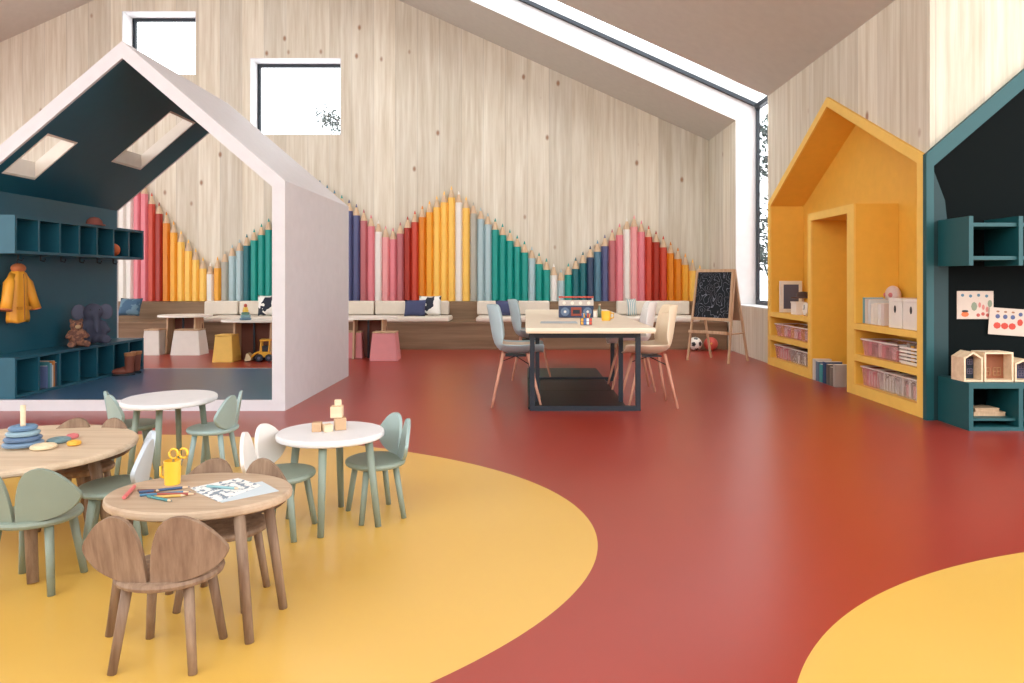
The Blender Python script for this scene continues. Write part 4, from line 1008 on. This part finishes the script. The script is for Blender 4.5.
for i, (a, b_, z, hh, nm) in enumerate(((974,1005,.0955,.035,'lower'),(975.5,999,.131,.03,'upper'))):
    Yz = 5.74; X0, X1 = XA(a, Yz), XA(b_, Yz)
    t = thing('wooden_box', '%s of the two flat tan boxes stacked inside the teal cabinet' % nm, 'box', ((X0+X1)/2, Yz, z+.0005), 0, 'flat boxes inside the teal cabinet')
    MB().box(-(X1-X0)/2,(X1-X0)/2,0,.14,0,hh*.7).build('body', TAN, t); MB().box(-(X1-X0)/2-.003,(X1-X0)/2+.003,-.003,.143,hh*.7+.0005,hh-.001).build('lid', TAN, t)

# ================================================================== TREES OUTSIDE
def tree(name, lab, loc, h, crown, n, leafs, seed, col):
    rnd = random.Random(seed); t = thing(name, lab, 'tree', loc)
    b = MB(); b.tube([(0,0,0),(.05,0,h*.5),(0,.05,h)], [.12,.08,.03], 8)
    tips = []
    for i in range(22):
        z = h*(.35+.6*rnd.random()); a = rnd.random()*6.28; r = crown*(.5+.5*rnd.random())
        e = (math.cos(a)*r, math.sin(a)*r, z+r*.5); b.tube([(0,0,z),(e[0]*.5,e[1]*.5,z+r*.3),e], [.03,.018,.006], 5); tips.append(((0,0,z), e))
    b.build('trunk', mat('bark', (60,52,46), .9), t)
    b = MB()
    for i in range(n):
        p, q = rnd.choice(tips); f = .3+.75*rnd.random(); c = Vector(p).lerp(Vector(q), f)+Vector([rnd.gauss(0, .16) for _ in range(3)])
        d1 = Vector([rnd.uniform(-1,1) for _ in range(3)]).normalized()*leafs; d2 = Vector([rnd.uniform(-1,1) for _ in range(3)]).normalized()*leafs*.5
        b.quad([c-d1, c+d2, c+d1, c-d2])
    b.build('foliage', mat(col[0], col[1], .8), t)
tree('tree', 'sparse grey-green tree outside, its crown in the lower right of the square window', (XA(356,20), 20, -.5), 7.0, 1.25, 6500, .055, 3, ('leaf_grey', (74,84,84)))
tree('tree', 'grey-green tree outside behind the tall glazed strip beside the amber house', (5.9, 15.2, -.5), 4.8, 1.5, 6000, .08, 5, ('leaf_green', (50,66,62)))

# ================================================================== LIGHT, CAMERA
w = bpy.data.worlds.new('World'); bpy.context.scene.world = w; w.use_nodes = True
nt = w.node_tree; bg = nt.nodes['Background']; bg.inputs['Color'].default_value = (.93, .97, 1.0, 1); bg.inputs['Strength'].default_value = 5.0
def area(name, loc, rot, sx, sy, power, col=(1, .97, .92)):
    l = bpy.data.lights.new(name, 'AREA'); l.shape = 'RECTANGLE'; l.size = sx; l.size_y = sy; l.energy = power; l.color = col
    o = bpy.data.objects.new(name, l); C.objects.link(o); o.location = loc; o.rotation_euler = rot; return o
sc_ = bpy.context.scene
cam = bpy.data.cameras.new('Camera'); co = bpy.data.objects.new('Camera', cam); C.objects.link(co)
co.location = (0, 0, H); co.rotation_euler = (math.pi/2, 0, 0); cam.sensor_width = 36; cam.lens = 36*F/1024
cam.shift_x = -13/1024; cam.shift_y = -62.5/1024; cam.clip_start = .05; cam.clip_end = 200
sc_.camera = co
sc_.view_settings.view_transform = 'Standard'; sc_.view_settings.look = 'None'; sc_.view_settings.gamma = 1; sc_.view_settings.use_curve_mapping = False
sc_.view_settings.exposure = -0.12
